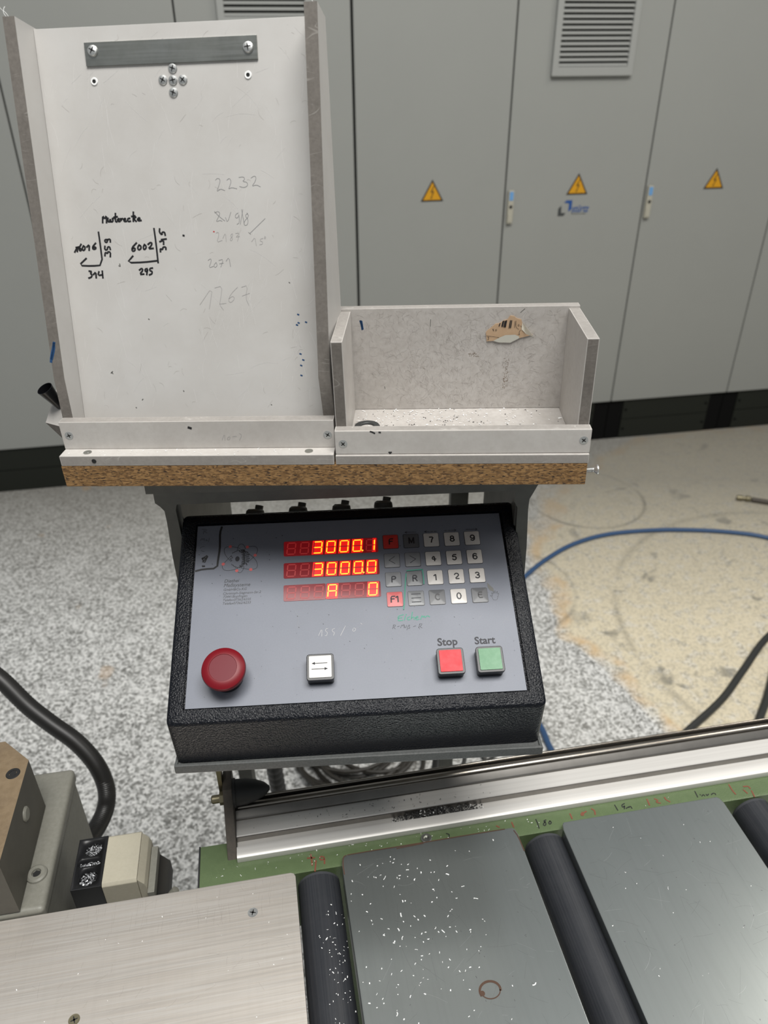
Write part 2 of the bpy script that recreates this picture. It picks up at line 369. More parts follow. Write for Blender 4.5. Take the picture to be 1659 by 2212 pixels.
def copy_mesh(src, name, parent, mat4=None, label=None):
    o = src.copy(); o.name = name; C.objects.link(o); o.parent = parent
    if mat4 is not None: o.matrix_basis = mat4
    return o
def catmull(pts, n=8):
    pts = [Vector(p) for p in pts]; out = []
    for i in range(len(pts)-1):
        p0 = pts[max(i-1,0)]; p1 = pts[i]; p2 = pts[i+1]; p3 = pts[min(i+2,len(pts)-1)]
        for k in range(n):
            t = k/n; out.append(.5*((2*p1)+(-p0+p2)*t+(2*p0-5*p1+4*p2-p3)*t*t+(-p0+3*p1-3*p2+p3)*t**3))
    out.append(pts[-1]); return out
def text_mesh(name, s, mat_, parent, P, org, width=None, height=None, shear=0, bold=0, center=False, rot=0, lift=.0002, flat_axis=None, label=None):
    cu = bpy.data.curves.new(name, 'FONT'); cu.body = s; cu.size = 1; cu.shear = shear; cu.offset = bold; cu.resolution_u = 3
    to = bpy.data.objects.new('tmp', cu); C.objects.link(to)
    dg = bpy.context.evaluated_depsgraph_get(); dg.update()
    me = bpy.data.meshes.new_from_object(to.evaluated_get(dg)); bpy.data.objects.remove(to); bpy.data.curves.remove(cu)
    xs = [v.co.x for v in me.vertices]; ys = [v.co.y for v in me.vertices]
    x0, x1, y0, y1 = min(xs), max(xs), min(ys), max(ys)
    k = (width/(x1-x0)) if width else height/(y1-y0); ky = (height/(y1-y0)) if (height and width) else k
    c, sn = math.cos(rot), math.sin(rot)
    for v in me.vertices:
        a = (v.co.x - (x0 if not center else (x0+x1)/2))*k; b = (v.co.y - (0 if not center else (y0+y1)/2))*ky
        v.co = P(org[0] + a*c - b*sn, org[1] + a*sn + b*c, lift)
    me.materials.clear(); me.materials.append(M[mat_])
    me.name = name; o = bpy.data.objects.new(name, me); C.objects.link(o); o.parent = parent
    if label: o['label'] = label
    return o
def add_screw(name, parent, pos, n, r, rot=0, m=('screw','dark'), label=None, dome=.35):
    """cross-recess screw head at pos, facing n"""
    n = Vector(n).normalized(); t = n.orthogonal().normalized(); t = Matrix.Rotation(rot, 3, n) @ t; u = n.cross(t); b = MB(); o = Vector(pos)
    b.lathe([(0, -r*.3), (r, -r*.3), (r, r*.05), (r*.86, r*dome*.7), (r*.5, r*dome), (0, r*dome)], o, n, 24)
    b.mi = 1
    for a, c in ((t, u), (u, t)):
        vs = [b.bm.verts.new(o + n*(r*dome + .00012) + a*x*r*.62 + c*y*r*.13) for x, y in ((-1,-.5),(0,-1.2),(1,-.5),(1,.5),(0,1.2),(-1,.5))]
        f = b.bm.faces.new(vs); f.material_index = 1
    return b.build(name, list(m), parent, label)
def hairs(parent, name, m, P, reg, n, ln, w_, seed, ang=1.57, spread=1.0, curve=1.2, mb=None):
    r = random.Random(seed); b_ = MB(); st = []
    for _ in range(n):
        x, y = r.uniform(reg[0], reg[1]), r.uniform(reg[2], reg[3]); a = r.gauss(ang, spread); c_ = r.gauss(0, curve); l_ = ln*r.uniform(.3, 1.5); s_ = []
        for k in range(4):
            if reg[0] < x < reg[1] and reg[2] < y < reg[3]: s_.append((x*1e5, y*1e5))
            x += math.cos(a)*l_/3; y += math.sin(a)*l_/3; a += c_/3
        if len(s_) > 1: st.append(s_)
    o = b_.ribbon(st, w_, P, .00008).build(name, m, parent, None, 'stuff', smooth=0)
    if mb is not None: o.matrix_basis = mb
    return o
# ------------------------------------------------------------------ large structure
b = MB(); b.box(-4.5, 5.5, -2.5, 5.0, -.05, 0)
floor = b.build('floor', 'floor'); floor['kind'] = 'structure'; floor['label'] = 'speckled grey and white coated workshop floor with a cream dust patch'
# ------------------------------------------------------------------ electrical cabinets
W_ = .59982
G0 = [-1.29864 + W_*k for k in range(-1, 7)]
def handle(root, u):
    h = MB().box(u, u+.024, -.016, 0, 1.03, 1.155, .004); h.mi = 0
    h = h.build('handle', 'handle', root)
    MB().box(u+.004, u+.020, -.0175, -.015, 1.118, 1.150, .001).build('label_plate', 'handleblue', h, 'blue label at the top of the handle')
    MB().lathe([(0,0),(.006,0),(.0065,.002),(.0045,.003),(0,.002)], (u+.012,-.0155,1.094), (0,-1,0), 20).build('keyhole', 'dark', h)
    MB().box(u+.003, u+.021, -.018, -.015, 1.035, 1.068, .002).build('grip', 'handle', h)
def warning(root, u, z):
    P = lambda a, c, l: (a, -l-.001, c)
    b = MB(); s = .0455
    b.mi = 0; b.poly([(u-s, z), (u+s, z), (u, z+.0795)], P, .0004)
    b.mi = 1; b.poly([(u-s*.80, z+.0055), (u+s*.80, z+.0055), (u, z+.0695)], P, .0007)
    b.mi = 0; b.poly([(u+.006, z+.058), (u-.008, z+.032), (u+.0015, z+.034), (u-.004, z+.014), (u-.0075, z+.017), (u-.004, z+.008), (u+.001, z+.014), (u-.0015, z+.0145), (u+.008, z+.038), (u-.0015, z+.0355), (u+.009, z+.058)], P, .001)
    b.build('warning_sign', ['black', 'yellow'], root, 'yellow triangle with a black lightning bolt', smooth=0)
def vent(root, u0, z0, n):
    w_ = .320; hh = .038 + .0168*n
    b = MB(); i0, i1 = u0+.024, u0+w_-.024; j0, j1 = z0+.030, z0+hh-.008
    b.box(u0, i0, -.018, 0, z0, z0+hh, .003); b.box(i1, u0+w_, -.018, 0, z0, z0+hh, .003); b.box(i0-.003, i1+.003, -.0175, 0, z0, j0, .002); b.box(i0-.003, i1+.003, -.0175, 0, j1, z0+hh, .002)
    fr_ = b.build('vent_frame', 'vent', root)
    MB().box(i0, i1, -.0025, -.0005, j0, j1).build('slat_backing', 'ventdark', fr_)  # dark backing sheet standing in for the shaded opening behind the slats
    sm = MB().prism([(-.0165, -.0045), (-.0150, -.0055), (-.0040, .0045), (-.0050, .0060)], 0, i0, i1).build('slat', 'vent', fr_)
    sm.location.z = j0 + .0065
    for k in range(1, n):
        copy_mesh(sm, 'slat', fr_).location.z = j0 + .0065 + .0168*k
CABLAB = ['grey electrical cabinet at the far left, seen beside the tall tray',
          'grey electrical cabinet door mostly hidden behind the left edge of the tall tray',
          'grey electrical cabinet with a louvred vent just behind the top of the tall tray',
          'grey electrical cabinet with only a warning triangle, right of the tall tray',
          'grey electrical cabinet with vent, warning triangle and blue logo',
          'grey electrical cabinet with handle and the rightmost warning triangle',
          'grey electrical cabinet cut off by the right picture edge']
for i in range(7):
    u0, u1 = G0[i], G0[i]+W_
    root = thing('electrical_cabinet', CABLAB[i], 'cabinet', CBF @ Matrix.Translation(((u0+u1)/2, .2, 0)), 'row of grey electrical cabinets')
    c = -(u0+u1)/2
    lo = bpy.data.objects.new('x', None)
    bpy.data.objects.remove(lo)
    mt = Matrix.Translation((c, -.2, 0))
    wide = .0045 if i in (2, 3) else .003
    kids0 = set(C.objects)
    body = MB().box(u0+.001, u1-.001, .024, .42, .2, 2.1).build('body', 'gap', root)
    door = MB().box(u0+(.0048 if i == 3 else .0028), u1-(.0048 if i == 2 else .0028), 0, .022, .2045, 2.095, .003).build('door', 'cabinet', root)
    pl = MB().box(u0+.075, u1-.075, .012, .05, .102, .198, .001).build('plinth_panel', 'plinth', root)
    pl2 = MB().box(u0+.075, u1-.075, .012, .05, .002, .099, .001).build('plinth_panel', 'plinth', root)
    for q in (pl, pl2):
        zz = .15 if q is pl else .05
        for uu in (u0+.09, u1-.09): MB().lathe([(0,.0),(.006,.0),(.0055,.003),(0,.003)], (uu,.012,zz), (0,-1,0), 14).build('bolt', 'plinthcorner', q)
    for a in ((u0+.002, u0+.073), (u1-.073, u1-.002)): MB().box(a[0], a[1], .016, .08, 0, .199, .001).build('plinth_corner', 'plinthcorner', root)
    MB().box(u0+.01, u1-.01, .06, .40, .0, .2).build('plinth_core', 'plinthcorner', root)
    if i == 3: warning(root, .2021, 1.1233)
    if i == 2: warning(root, -.4, 1.118); vent(root, -.5575, 1.545+.155, 14)
    if i == 5: handle(root, 1.1075); warning(root, 1.4053, 1.1328)
    if i == 4:
        handle(root, .5115); warning(root, .8043, 1.1295); vent(root, .6435, 1.5452, 20)
        P = lambda a, cc, l: (a, -l-.0006, cc)
        g = MB(); g.mi = 0; g.poly([(.7540,1.1000),(.7640,1.1085),(.7890,1.1085),(.7890,1.0740),(.7760,1.0650),(.7760,1.0965)], P, .0005)
        g.mi = 1; g.poly([(.7320,1.0780),(.7440,1.0890),(.7460,1.0610),(.7650,1.0600),(.7570,1.0490),(.7320,1.0490)], P, .0005)
        lg = g.build('logo_emblem', ['logoblue', 'logogrey'], root, 'blue and grey bracket emblem', smooth=0)
        text_mesh('logo_text', 'stürtz', 'logoblue', lg, P, (.7895, 1.0625), width=.076, height=.0265, shear=.3, bold=.012, lift=.0006)
        text_mesh('logo_subtext', 'Maschinenbau', 'logogrey', lg, P, (.789, 1.0535), width=.066, height=.0055, shear=.2, lift=.0006)
    for o in set(C.objects) - kids0:
        if o.parent == root: o.matrix_basis = mt
# ------------------------------------------------------------------ support frame
def vert_prism_y(b, poly, y0, y1): b.prism(poly, 1, y0, y1)
sf = thing('support_frame', 'dark grey painted steel frame carrying the chipboard shelf and the control console', 'stand', Matrix.Translation((-.04,.8,0)))
KF = Matrix.Translation((.04,-.8,0))
def sfp(b, n, m='frame', l=None):
    o = b.build(n, m, sf, l); o.matrix_basis = KF; return o
sfp(MB().prism([(-.2345,1.272),(-.2343,1.2135),(-.2150,1.2120),(.1135,1.2245),(.1494,1.2251),(.156,1.2315),(.1560,1.278)], 1, .660, .666, 0), 'cross_bar')
sfp(MB().prism([(-.2345,1.272),(-.2345,1.236),(.156,1.246),(.156,1.278)], 1, .640, .6595, 0), 'mounting_angle')
sfp(MB().prism([(-.2343,1.2135),(-.2300,1.2095),(-.2262,1.204),(-.2258,1.19),(-.2266,1.149),(-.2250,1.036),(-.2115,1.036),(-.2130,1.17),(-.2145,1.205),(-.2125,1.2125),(-.2125,1.225),(-.2343,1.225)], 1, .6605, .6672, 0), 'side_arm')
sfp(MB().prism([(.1335,1.225),(.1335,1.2125),(.1375,1.205),(.1385,1.17),(.1395,1.036),(.1545,1.036),(.1514,1.157),(.1487,1.2032),(.1490,1.215),(.1525,1.223),(.156,1.2315),(.156,1.236)], 1, .6605, .6672, 0), 'side_arm')
sfp(MB().box(-.2145,-.2105,.6665,.885,1.036,1.262), 'side_web'); sfp(MB().box(.1365,.1400,.6665,.885,1.036,1.268), 'side_web')
for x in (-.248, .104):
    sfp(MB().box(x-.0125, x+.0125, .8875, .9125, .012, 1.268, .003), 'post')
    sfp(MB().box(x-.05, x+.05, .84, .96, 0, .012, .002), 'foot_plate')
sfp(MB().box(-.235, .0915, .890, .910, .35, .38, .002), 'cross_tube')
tr = MB(); tm = yaw(2.7443)
tr.box(-.0005, .3465, -.0015, .215, -.0035, -.0005)
tr.box(-.0020, .3480, -.0045, -.0010, -.0085, .0015, .0012); tr.box(-.0020, .0010, -.0035, .215, -.0085, .0015, .0012); tr.box(.3450, .3480, -.0035, .215, -.0085, .0015, .0012)
tray = tr.build('tray', 'tray', sf, 'worn grey tray edge under the console'); tray.matrix_basis = KF @ Matrix.Translation((-.1974,.4815,1.0330)) @ Matrix.Rotation(math.radians(2.7443),4,'Z') @ Matrix.Rotation(-.0095,4,'Y')
# ------------------------------------------------------------------ chipboard shelf
sh = thing('chipboard_shelf', 'chipboard shelf with raw brown edge under the two white trays', 'shelf', SHF)
MB().box(0, .4582, 0, .32, -.0204, 0, .0008).build('board', 'chipboard', sh)
s = MB(); s.lathe([(.0019,0),(.0019,.012)] , (.4582,.02,-.0170), (1,0,.05), 14)
for k in range(7): s.lathe([(.0019,.001+k*.0013),(.0026,.0016+k*.0013),(.0019,.0022+k*.0013)], (.4582,.02,-.0170), (1,0,.05), 14)
s.lathe([(.0019,.0105),(.0043,.0135),(.0043,.0145),(0,.0145)], (.4582,.02,-.0170), (1,0,.05), 20)
s.build('screw', 'screw', sh, 'zinc screw sticking out of the right edge')
# ------------------------------------------------------------------ tall tray
tt = thing('tall_tray', 'tall white tray leaning back on the left of the shelf, with handwritten numbers', 'tray', SHF)
a0, aR = .0007, .2418
MB().box(a0, aR, 0, .15, 0.0003, .0098, .0006, {'y-':1}).build('base_plate', ['plate','cutlight'], tt)
MB().box(a0, aR, .0138, .0244, .0100, .0358, .0006, {'z+':1}).build('front_plate', ['plate','cutlight'], tt)
P1 = lambda y0: (lambda a, c, l: (a, y0-l, c))
RT = SHF.inverted() @ TAF
def tp(b, n, m, par=tt, l=None, k=None):
    o = b.build(n, m, par, l, k); o.matrix_basis = RT; return o
bk = MB().box(.0096, .2312, .026, .034, -.052, .2698, .0004, {'z+':0}); bk = tp(bk, 'back_board', 'board')
# side walls: front edge leans back with the board, the lowest part stands upright
def side(x0, x1, name):
    RI = RT.inverted()
    low = [RI @ Vector((x0, .0246, .0358)), RI @ Vector((x0, .0246, .0101))]
    pts = [(0, .2712), (.0252, .2712), (.0380, .24), (.0807, 0), (.088, -.05)]
    f0 = (low[1].y, low[1].z); f1 = (low[0].y, low[0].z)
    back = RI @ Vector((x0, .095, .0101))
    poly = [(0,.2712),(.0350,.2712),(.0440,.22),(.0807,0),(back.y,back.z),f0,f1,(0,0)]
    b = MB(); b.prism(poly, 0, x0, x1)
    for f in b.bm.faces:
        f.normal_update()
        if f.normal.y < -.35: f.material_index = 1
    return tp(b, name, ['board','cut'])
side(.0000, .0095, 'side_wall'); side(.2314, .2412, 'side_wall')
B = bk
PB = lambda a, c, l: (a, .026-l, c)
hairs(bk, 'hair_scratches', 'hair', PB, (.012,.229,-.03,.265), 90, .006, .00009, 61)
hairs(bk, 'hair_scratches', 'hairlight', PB, (.012,.229,-.03,.265), 200, .018, .00014, 62, 1.4, .5, .4)
hw = MB().ribbon([[(4809,12638),(4885,13224),(5015,12876),(5226,13238),(5148,12631)],[(5309,12975),(5273,12692),(5425,12689),(5519,12970),(5506,12687)],[(5810,12965),(5655,12936),(5755,12808),(5658,12684),(5567,12707)],[(6007,13326),(5929,12700),(6043,12677)],[(5854,13037),(6138,13073)],[(6119,12822),(6298,12850),(6252,12956),(6142,12822),(6184,12685),(6328,12713)],[(6423,12921),(6417,12680),(6437,12847),(6586,12918)],[(6666,12811),(6845,12850),(6800,12955),(6668,12832),(6709,12685),(6886,12702)],[(7203,12926),(7050,12908),(6989,12784),(7068,12667),(7236,12706)],[(7572,13398),(7490,12690)],[(7509,12857),(7737,13020)],[(7546,12877),(7733,12685)],[(7394,13068),(7677,13104)],[(7865,12819),(8088,12846),(8056,12972),(7896,12891),(7899,12713),(8169,12739)],[(2036,10343),(2379,10833),(2268,10382)],[(2207,10706),(2450,10745)],[(2682,10956),(2478,10691),(2468,10444),(2610,10441),(2658,10613),(2492,10616)],[(2878,10824),(2732,10633),(2777,10439),(2955,10522),(3008,10736),(2878,10824)],[(3163,10733),(3417,10944),(3329,10473)],[(3972,11020),(3675,10746),(3670,10531),(3936,10570),(3956,10720),(3717,10702)],[(4346,11886),(4367,11141),(4383,9255),(3372,9194),(2242,9255),(2977,9809)],[(4670,10009),(4731,10299),(4928,10166),(4973,10338),(5201,10270),(5134,9926)],[(4767,10760),(4709,10493),(4942,10467),(4996,10702),(5176,10721),(5207,10506)],[(5047,11289),(4835,11293),(4812,11112),(4982,11055),(5071,11289),(5312,11337),(5283,11104)],[(3101,8783),(3337,8758),(3167,8564),(3339,8506),(3250,8288),(2999,8215)],[(3459,8505),(3691,8720),(3662,8228)],[(3966,8717),(3844,8423),(4256,8461)],[(4272,8767),(4260,8220)],[(9210,12080),(9263,11055),(9284,9387)],[(9159,9529),(8030,9428),(6552,9407),(7122,9938)],[(7560,10979),(7130,10613),(7108,10324),(7372,10363),(7400,10608),(7154,10516)],[(7776,10815),(7611,10605),(7693,10400),(7919,10525),(7919,10738),(7776,10815)],[(8247,10839),(8106,10628),(8164,10414),(8368,10560),(8366,10752),(8247,10839)],[(8564,10855),(8792,11010),(8923,10934),(8819,10723),(8525,10493),(8973,10528)],[(9586,10251),(9579,10518),(9776,10387),(9835,10620),(10091,10616),(10071,10425)],[(9612,11049),(9948,11149),(9915,10832)],[(9768,11205),(10179,11251)],[(9694,12050),(9643,11788),(9874,11552),(9863,11784),(10097,11800),(10129,11547)],[(7582,8807),(7800,8956),(7901,8802),(7540,8438),(7924,8476)],[(8267,8906),(8087,8876),(8066,8691),(8278,8688),(8302,8905),(8179,8429)],[(8744,8953),(8505,8924),(8484,8729),(8682,8704),(8658,8487),(8413,8404)],[(11674,11498),(11742,11486)]], .0015, PB).build('marker_writing', 'ink', bk, 'black marker sketch reading Musterecke, 16016, 6002, 359, 345, 314, 295', smooth=0)
PN = [[(14789,15690),(14969,15836),(15184,15730),(15100,15380),(14873,14931),(14887,14829),(15128,15026),(15510,14886)],[(15739,15667),(15973,15811),(16099,15558),(15924,15159),(15820,14980),(16088,15105),(16527,14994)],[(16756,15842),(17149,15883),(17246,15680),(17013,15535),(17399,15476),(17471,15223),(17146,15050),(16763,15159)],[(17752,15768),(18041,15931),(18199,15807),(18065,15460),(17766,15136),(18163,15257),(18487,15099)],[(14528,13202),(14822,13330),(14977,13141),(14717,12733),(14585,12508),(14936,12626),(15100,12539)],[(14514,13305),(14847,12938),(15329,12566)],[(15406,12823),(15544,12406),(15890,13225)],[(16507,13161),(16236,13012),(16251,12754),(16480,12801),(16559,13108),(16564,12386),(16330,12287)],[(16806,13411),(16952,12275)],[(16919,13409),(16613,12282)],[(17291,13093),(17055,12944),(17316,12630),(17231,12218),(16945,12172),(16944,12482),(17390,12886),(17239,13146)],[(18727,12674),(17355,11540)],[(17272,11646),(17442,11487)],[(14515,11645),(14726,11714),(14726,11432),(14512,10911),(14983,11060)],[(15052,11216),(15317,11682),(15318,10949)],[(15879,11568),(15696,11414),(15908,11201),(15779,10994),(15638,11101),(15924,11410),(15879,11568)],[(16165,11583),(16508,11608),(16292,10984)],[(16201,11300),(16488,11327)],[(17483,10911),(17791,11272),(17860,10590)],[(18464,11155),(18234,11107),(18202,10951),(18425,10895),(18378,10686),(18150,10669)],[(18642,11288),(18558,11206),(18630,11100),(18716,11203),(18642,11288)],[(13645,9493),(13889,9649),(13929,9435),(13653,8903),(14067,9004)],[(14325,9322),(14099,9111),(14174,8895),(14419,9053),(14325,9322)],[(14569,9478),(14981,9579),(14699,8941)],[(14605,9211),(14956,9259)],[(15199,9415),(15454,9731),(15547,8983)],[(12633,5916),(13879,7439),(13430,5576)],[(14041,7274),(14696,7429),(14501,6448),(14340,5899),(14657,5453)],[(14344,5954),(14935,6003)],[(16024,7304),(15402,6766),(15127,6221),(15346,6021),(15724,6379),(15565,6600),(15198,6385)],[(16372,7300),(16905,7456),(16660,6424),(16909,5818)],[(16380,6591),(17034,6802)],[(11346,13568),(11424,13556)],[(11142,11487),(11233,11474)]]
for lab_, i0_, i1_, pm in (('pencilled 2232',0,4,'pencil'),('pencilled and overwritten 2198',4,11,'pencil'),('pencil stroke',11,13,'pencil'),('pencilled 2187',13,18,'pencil_light'),('pencilled 15 degrees',18,21,'pencil_light'),('pencilled 2071',21,26,'pencil'),('large faint pencilled 1767',26,32,'pencil_light')):
    MB().ribbon(PN[i0_:i1_], .00038, PB).build('pencil_writing', pm, bk, lab_, smooth=0)
MB().ribbon([[(14295,11754),(14363,11752)]], .0009, PB).build('red_dot', 'redink', bk, smooth=0)
MB().ribbon([[(21084,5034),(21182,4995)],[(21091,4347),(21189,4308)],[(20942,4176),(21041,4136)],[(21349,1237),(21449,1197)],[(21124,-91),(21225,-131)],[(21734,4399),(21832,4360)],[(21129,1749),(21229,1709)],[(21144,764),(21244,724)]], .0012, PB).build('ink_dots', 'blueink', bk, 'small blue ink dots', 'stuff', smooth=0)
MB().ribbon([[(4019,204),(4132,81)],[(4134,265),(3966,122)],[(5806,9185),(5842,9147)],[(6582,-2267),(6656,-2184)],[(7936,4766),(7994,4726)],[(18346,-2660),(18387,-2680)],[(20535,7599),(20478,7637)],[(5923,-2935),(5962,-2977)],[(5885,9333),(5924,9145)],[(10471,-1438),(10507,-1500)]], .0008, PB).build('specks', 'smear', bk, None, 'stuff', smooth=0)
stp = MB().box(.0502, .1890, .0246, .0262, .2420, .2586, .0003); stp = stp.build('metal_strip', 'steel', bk, 'narrow zinc steel strip screwed across the top')
add_screw('screw', stp, (.0569,.0244,.2526), (0,-1,.15), .0043, .3, dome=.4); add_screw('screw', stp, (.1818,.0244,.2504), (0,-1,.15), .0043, .9, dome=.4)
for x, z in ((.1195,.2302),(.1200,.2385),(.1190,.2215),(.1113,.2306),(.1275,.2302)): add_screw('screw', bk, (x,.0258,z), (0,-1,0), .0037, random.random()*3, dome=.3)
for x, z in ((.0548,.2315),(.1802,.2317)):
    MB().lathe([(.0030,.0001),(.0026,.0007),(.0015,.0006),(.0012,.0001)], (x,.026,z), (0,-1,0), 24, [0,0,1]).lathe([(.0013,.0002),(0,.0002)], (x,.026,z), (0,-1,0), 16, [1]).build('screw_hole', ['chipwhite','dark'], bk)
bs = MB().ribbon([[(478,2982),(301,2480),(40,1786),(-31,1404)],[(435,2919),(402,2479),(75,1658)]], .0022, lambda a, c, l: (a, -l, c)).build('ink_smear', 'blueink', tt, 'dark blue ink smear on the left wall edge', smooth=0); bs.matrix_basis = RT
for x, z in ((.0074,.0232),(.2360,.0222)): add_screw('screw', tt, (x,.0138,z), (0,-1,0), .0037, random.random()*3, dome=.08, m=('smearmetal','dark') if False else ('screw','dark'))
MB().ribbon([[(14310,1812),(14601,2432),(14549,1765)],[(14852,2030),(14719,1809),(14964,1807),(15071,2140),(14852,2030)],[(15272,2116),(15621,2135)],[(15923,2421),(16103,2242),(15837,1755)]], .0003, P1(.0138)).build('pencil_note', 'pencil_light', tt, 'faint pencilled 10-19 on the front plate', smooth=0)
MB().ribbon([[(11531,3009),(11703,2941)]], .0022, P1(.0138)).build('drill_hole', 'ink', tt, smooth=0)
for x in (.0236,.2196): MB().lathe([(0,.0003),(.0036,.0003),(.0036,.0008),(.0022,.0006),(0,.0005)], (x,.0070,.0096), (0,0,1), 18).build('screw', 'steel', tt)
MB().lathe([(.0021,.0001),(.0019,.0004),(.0014,.0004)], (.0309,0,.0050), (0,-1,0), 16).lathe([(.0015,.0003),(0,.0003)], (.0309,0,.0050), (0,-1,0), 16).build('drill_hole', 'dark', tt)
g = MB(); g.hull([(-.0030,.075,.0820),(-.0260,.042,.0232),(-.0020,.030,.0232),(-.0020,.09,.082),(-.0030,.075,.0232),(-.0260,.070,.0232),(-.0025,.034,.0010),(-.0025,.075,.0010)])
for f in g.bm.faces:
    f.normal_update(); f.material_index = 1 if f.normal.z < -.05 else 0  # downward faces get the dark edge material: underside shade put into colour
g.build('gusset', ['plate','cut'], tt, 'wedge-shaped side support at the lower left', smooth=0)
cup = MB().lathe([(.0,.0),(.0036,0),(.0072,.0225),(.0067,.0225),(.0034,.002),(0,.002)], (-.0100,.046,.0375), (-.30,-.38,1), 28)
cup.build('pen_cup', 'gloss_black', tt, 'small black conical cup fixed to the left wall')
for n_, (x, z) in enumerate(((.0035,.2716),(.0018,.2716),(.2380,.2716))):
    pts = catmull([(x,.003,z),(x-.002,.003,z+.003),(x-.006+.004*n_,.004,z+.006),(x-.008+.006*n_,.006,z+.008)], 5)
    tp(MB().tube(pts, .00014, 5), 'plastic_burr', 'chipwhite')
# ------------------------------------------------------------------ small box
sb = thing('small_box', 'low open white box on the right of the shelf, with a torn paper label inside', 'box', SHF)
s0, s1 = .2433, .4587
MB().box(s0, s1, 0, .11, .0003, .0086, .0006, {'y-':1}).build('base_plate', ['scratched','cutlight'], sb)
MB().box(s0, s1+.0004, .0023, .0128, .0088, .0308, .0010, {'z+':1}).build('front_plate', ['plate','cutlight'], sb)
back = MB().box(s0+.0003, s1, .0993, .1096, .0088, .1066, .0006, {'z+':1}).build('back_wall', ['scratched','cutlight'], sb)
MB().box(s0+.0003, s0+.0100, .0130, .0991, .0088, .1046, .0006, {'y-':1,'z+':2}).build('side_wall', ['plate','cut','cutlight'], sb)
MB().box(s1-.0100, s1-.0002, .0130, .0991, .0088, .1046, .0006, {'y-':1,'z+':2}).build('side_wall', ['plate','cut','cutlight'], sb)
for x, z in ((.2502,.0189),(.4530,.0208)): add_screw('screw', sb, (x,.0023,z), (0,-1,0), .0037, random.random()*3, dome=.1)
MB().ribbon([[(27405,3030),(27566,2976),(27741,2867)],[(28135,2953),(28232,2934)],[(28944,1073),(29023,953),(29109,1072)]], .0014, P1(.0023)).build('black_spots', 'ink', sb, None, 'stuff', smooth=0)
MB().ribbon([[(26215,9552),(26315,8792)],[(26284,9507),(26361,8836)],[(26171,9553),(26284,9106)]], .0016, P1(.0993)).build('ink_stroke', 'blueink', back, 'short dark blue pen stroke at the upper left', smooth=0)
MB().ribbon([[(28215,3202),(28250,2990)],[(42943,1209),(42988,1144)],[(32566,9591),(32531,8975)],[(40622,10133),(40973,10448)],[(36673,5486),(37251,5580)],[(37348,5579),(37840,5410)],[(40289,4931),(40606,4517)],[(40437,4107),(40573,3482)],[(40488,2643),(40593,2218)],[(34799,6820),(35890,5699)],[(33793,2717),(34204,1858)],[(29005,2769),(29633,4443)],[(35932,10678),(36526,9722)],[(42538,9439),(43344,8757)],[(37236,5985),(37772,6979)],[(27928,6913),(28724,7699)],[(30246,6076),(31413,5451)]][:4], .0005, P1(.0993)).build('scratch_marks', 'smear', back, None, 'stuff', smooth=0)
hairs(back, 'hair_scratches', 'hair', P1(.0993), (s0+.011,s1-.011,.010,.104), 620, .006, .00010, 21)
hairs(back, 'hair_scratches', 'hair', P1(.0993), (s0+.060,s1-.05,.010,.09), 420, .004, .00010, 22, 1.7, .5)
hairs(back, 'hair_scratches', 'hairlight', P1(.0993), (s0+.05,s1-.02,.02,.09), 160, .006, .00012, 23)
hairs(back, 'dirt_trail', 'smudge', P1(.0993), (.3935,.3985,.028,.060), 46, .0012, .00035, 24)
hairs(back, 'dirt_trail', 'smudge', P1(.0993), (.3600,.3720,.0605,.0645), 24, .0012, .0003, 25)
PL = P1(.0985)
def S(l): return [(a*1e-5, c*1e-5) for a, c in l]
lb = MB(); lb.prism(S([[(37582,8369),(37735,8574),(38067,8817),(38413,9140),(38771,9196),(39119,9436),(39473,9532),(39693,9873),(40054,9827),(40306,9621),(40712,9513),(40811,9227),(40774,8571),(41280,8233),(41833,8101),(41142,7903),(40625,7785),(39840,7377),(38823,7412),(38287,7567),(37699,7533)]][0]), 1, .0983, .0990)
lb = lb.build('paper_label', 'labelpaper', back, 'torn brown paper label with barcode stripes', smooth=0)
MB().poly(S([[(38800,7853),(39353,8095),(40240,8123),(40614,7952),(40625,7785),(39840,7377),(38823,7412),(38287,7567)]][0]), PL, .0004).build('torn_patch', 'labelpale', lb, smooth=0)
cl_ = S([[(40829,9247),(41833,8101),(41246,8151),(40792,8612)]][0])
MB().poly([cl_[0], cl_[1], cl_[2], cl_[3]], lambda a, c, l: (a, .0985-l-(.006 if a > .413 else 0), c), .0006).build('curled_corner', 'labelcurl', lb, 'cream curled corner', smooth=0)
MB().ribbon([[(38812,9175),(38752,8950)],[(39082,9375),(38994,8926)],[(39141,9395),(39055,8905)],[(39261,9393),(39178,8862)],[(39360,9412),(39279,8848)],[(39399,9431),(39319,8848)],[(39739,9426),(39665,8772)],[(39859,9424),(39786,8771)]], .00085, PL, .0005).build('barcode', 'ink', lb, smooth=0)
MB().ribbon([[(38173,8692),(38262,8525)],[(38294,8690),(38218,8588),(38324,8491)],[(38558,8645),(38438,8626),(38444,8502),(38564,8521),(38554,8570)],[(37762,7951),(37897,7928),(37787,7846),(37892,7761),(37774,7679)],[(37656,8057),(38798,7886)],[(40561,9067),(40422,9049),(40472,8904),(40569,8944),(40547,8985)],[(40649,8943),(40775,8859)],[(40695,8551),(40569,8326),(40665,8097)],[(40163,9359),(40158,8786)],[(40240,9398),(40256,8825),(40530,8616)],[(40500,8161),(40582,8127)]], .0003, PL, .0005).build('print', 'ink', lb, smooth=0)
wsh = MB().lathe([(.0062,.0),(.0117,.0),(.0120,.0006),(.0112,.0018),(.0068,.0018),(.0062,.0012),(.0062,0)], (0,0,0), (0,0,1), 40)
wo = wsh.build('washer', 'washer'); wo.matrix_world = base(SHF, (.2670,.0580,.0088))
tag(wo, 'dark flat ring washer lying in the front left corner of the small box', 'washer')
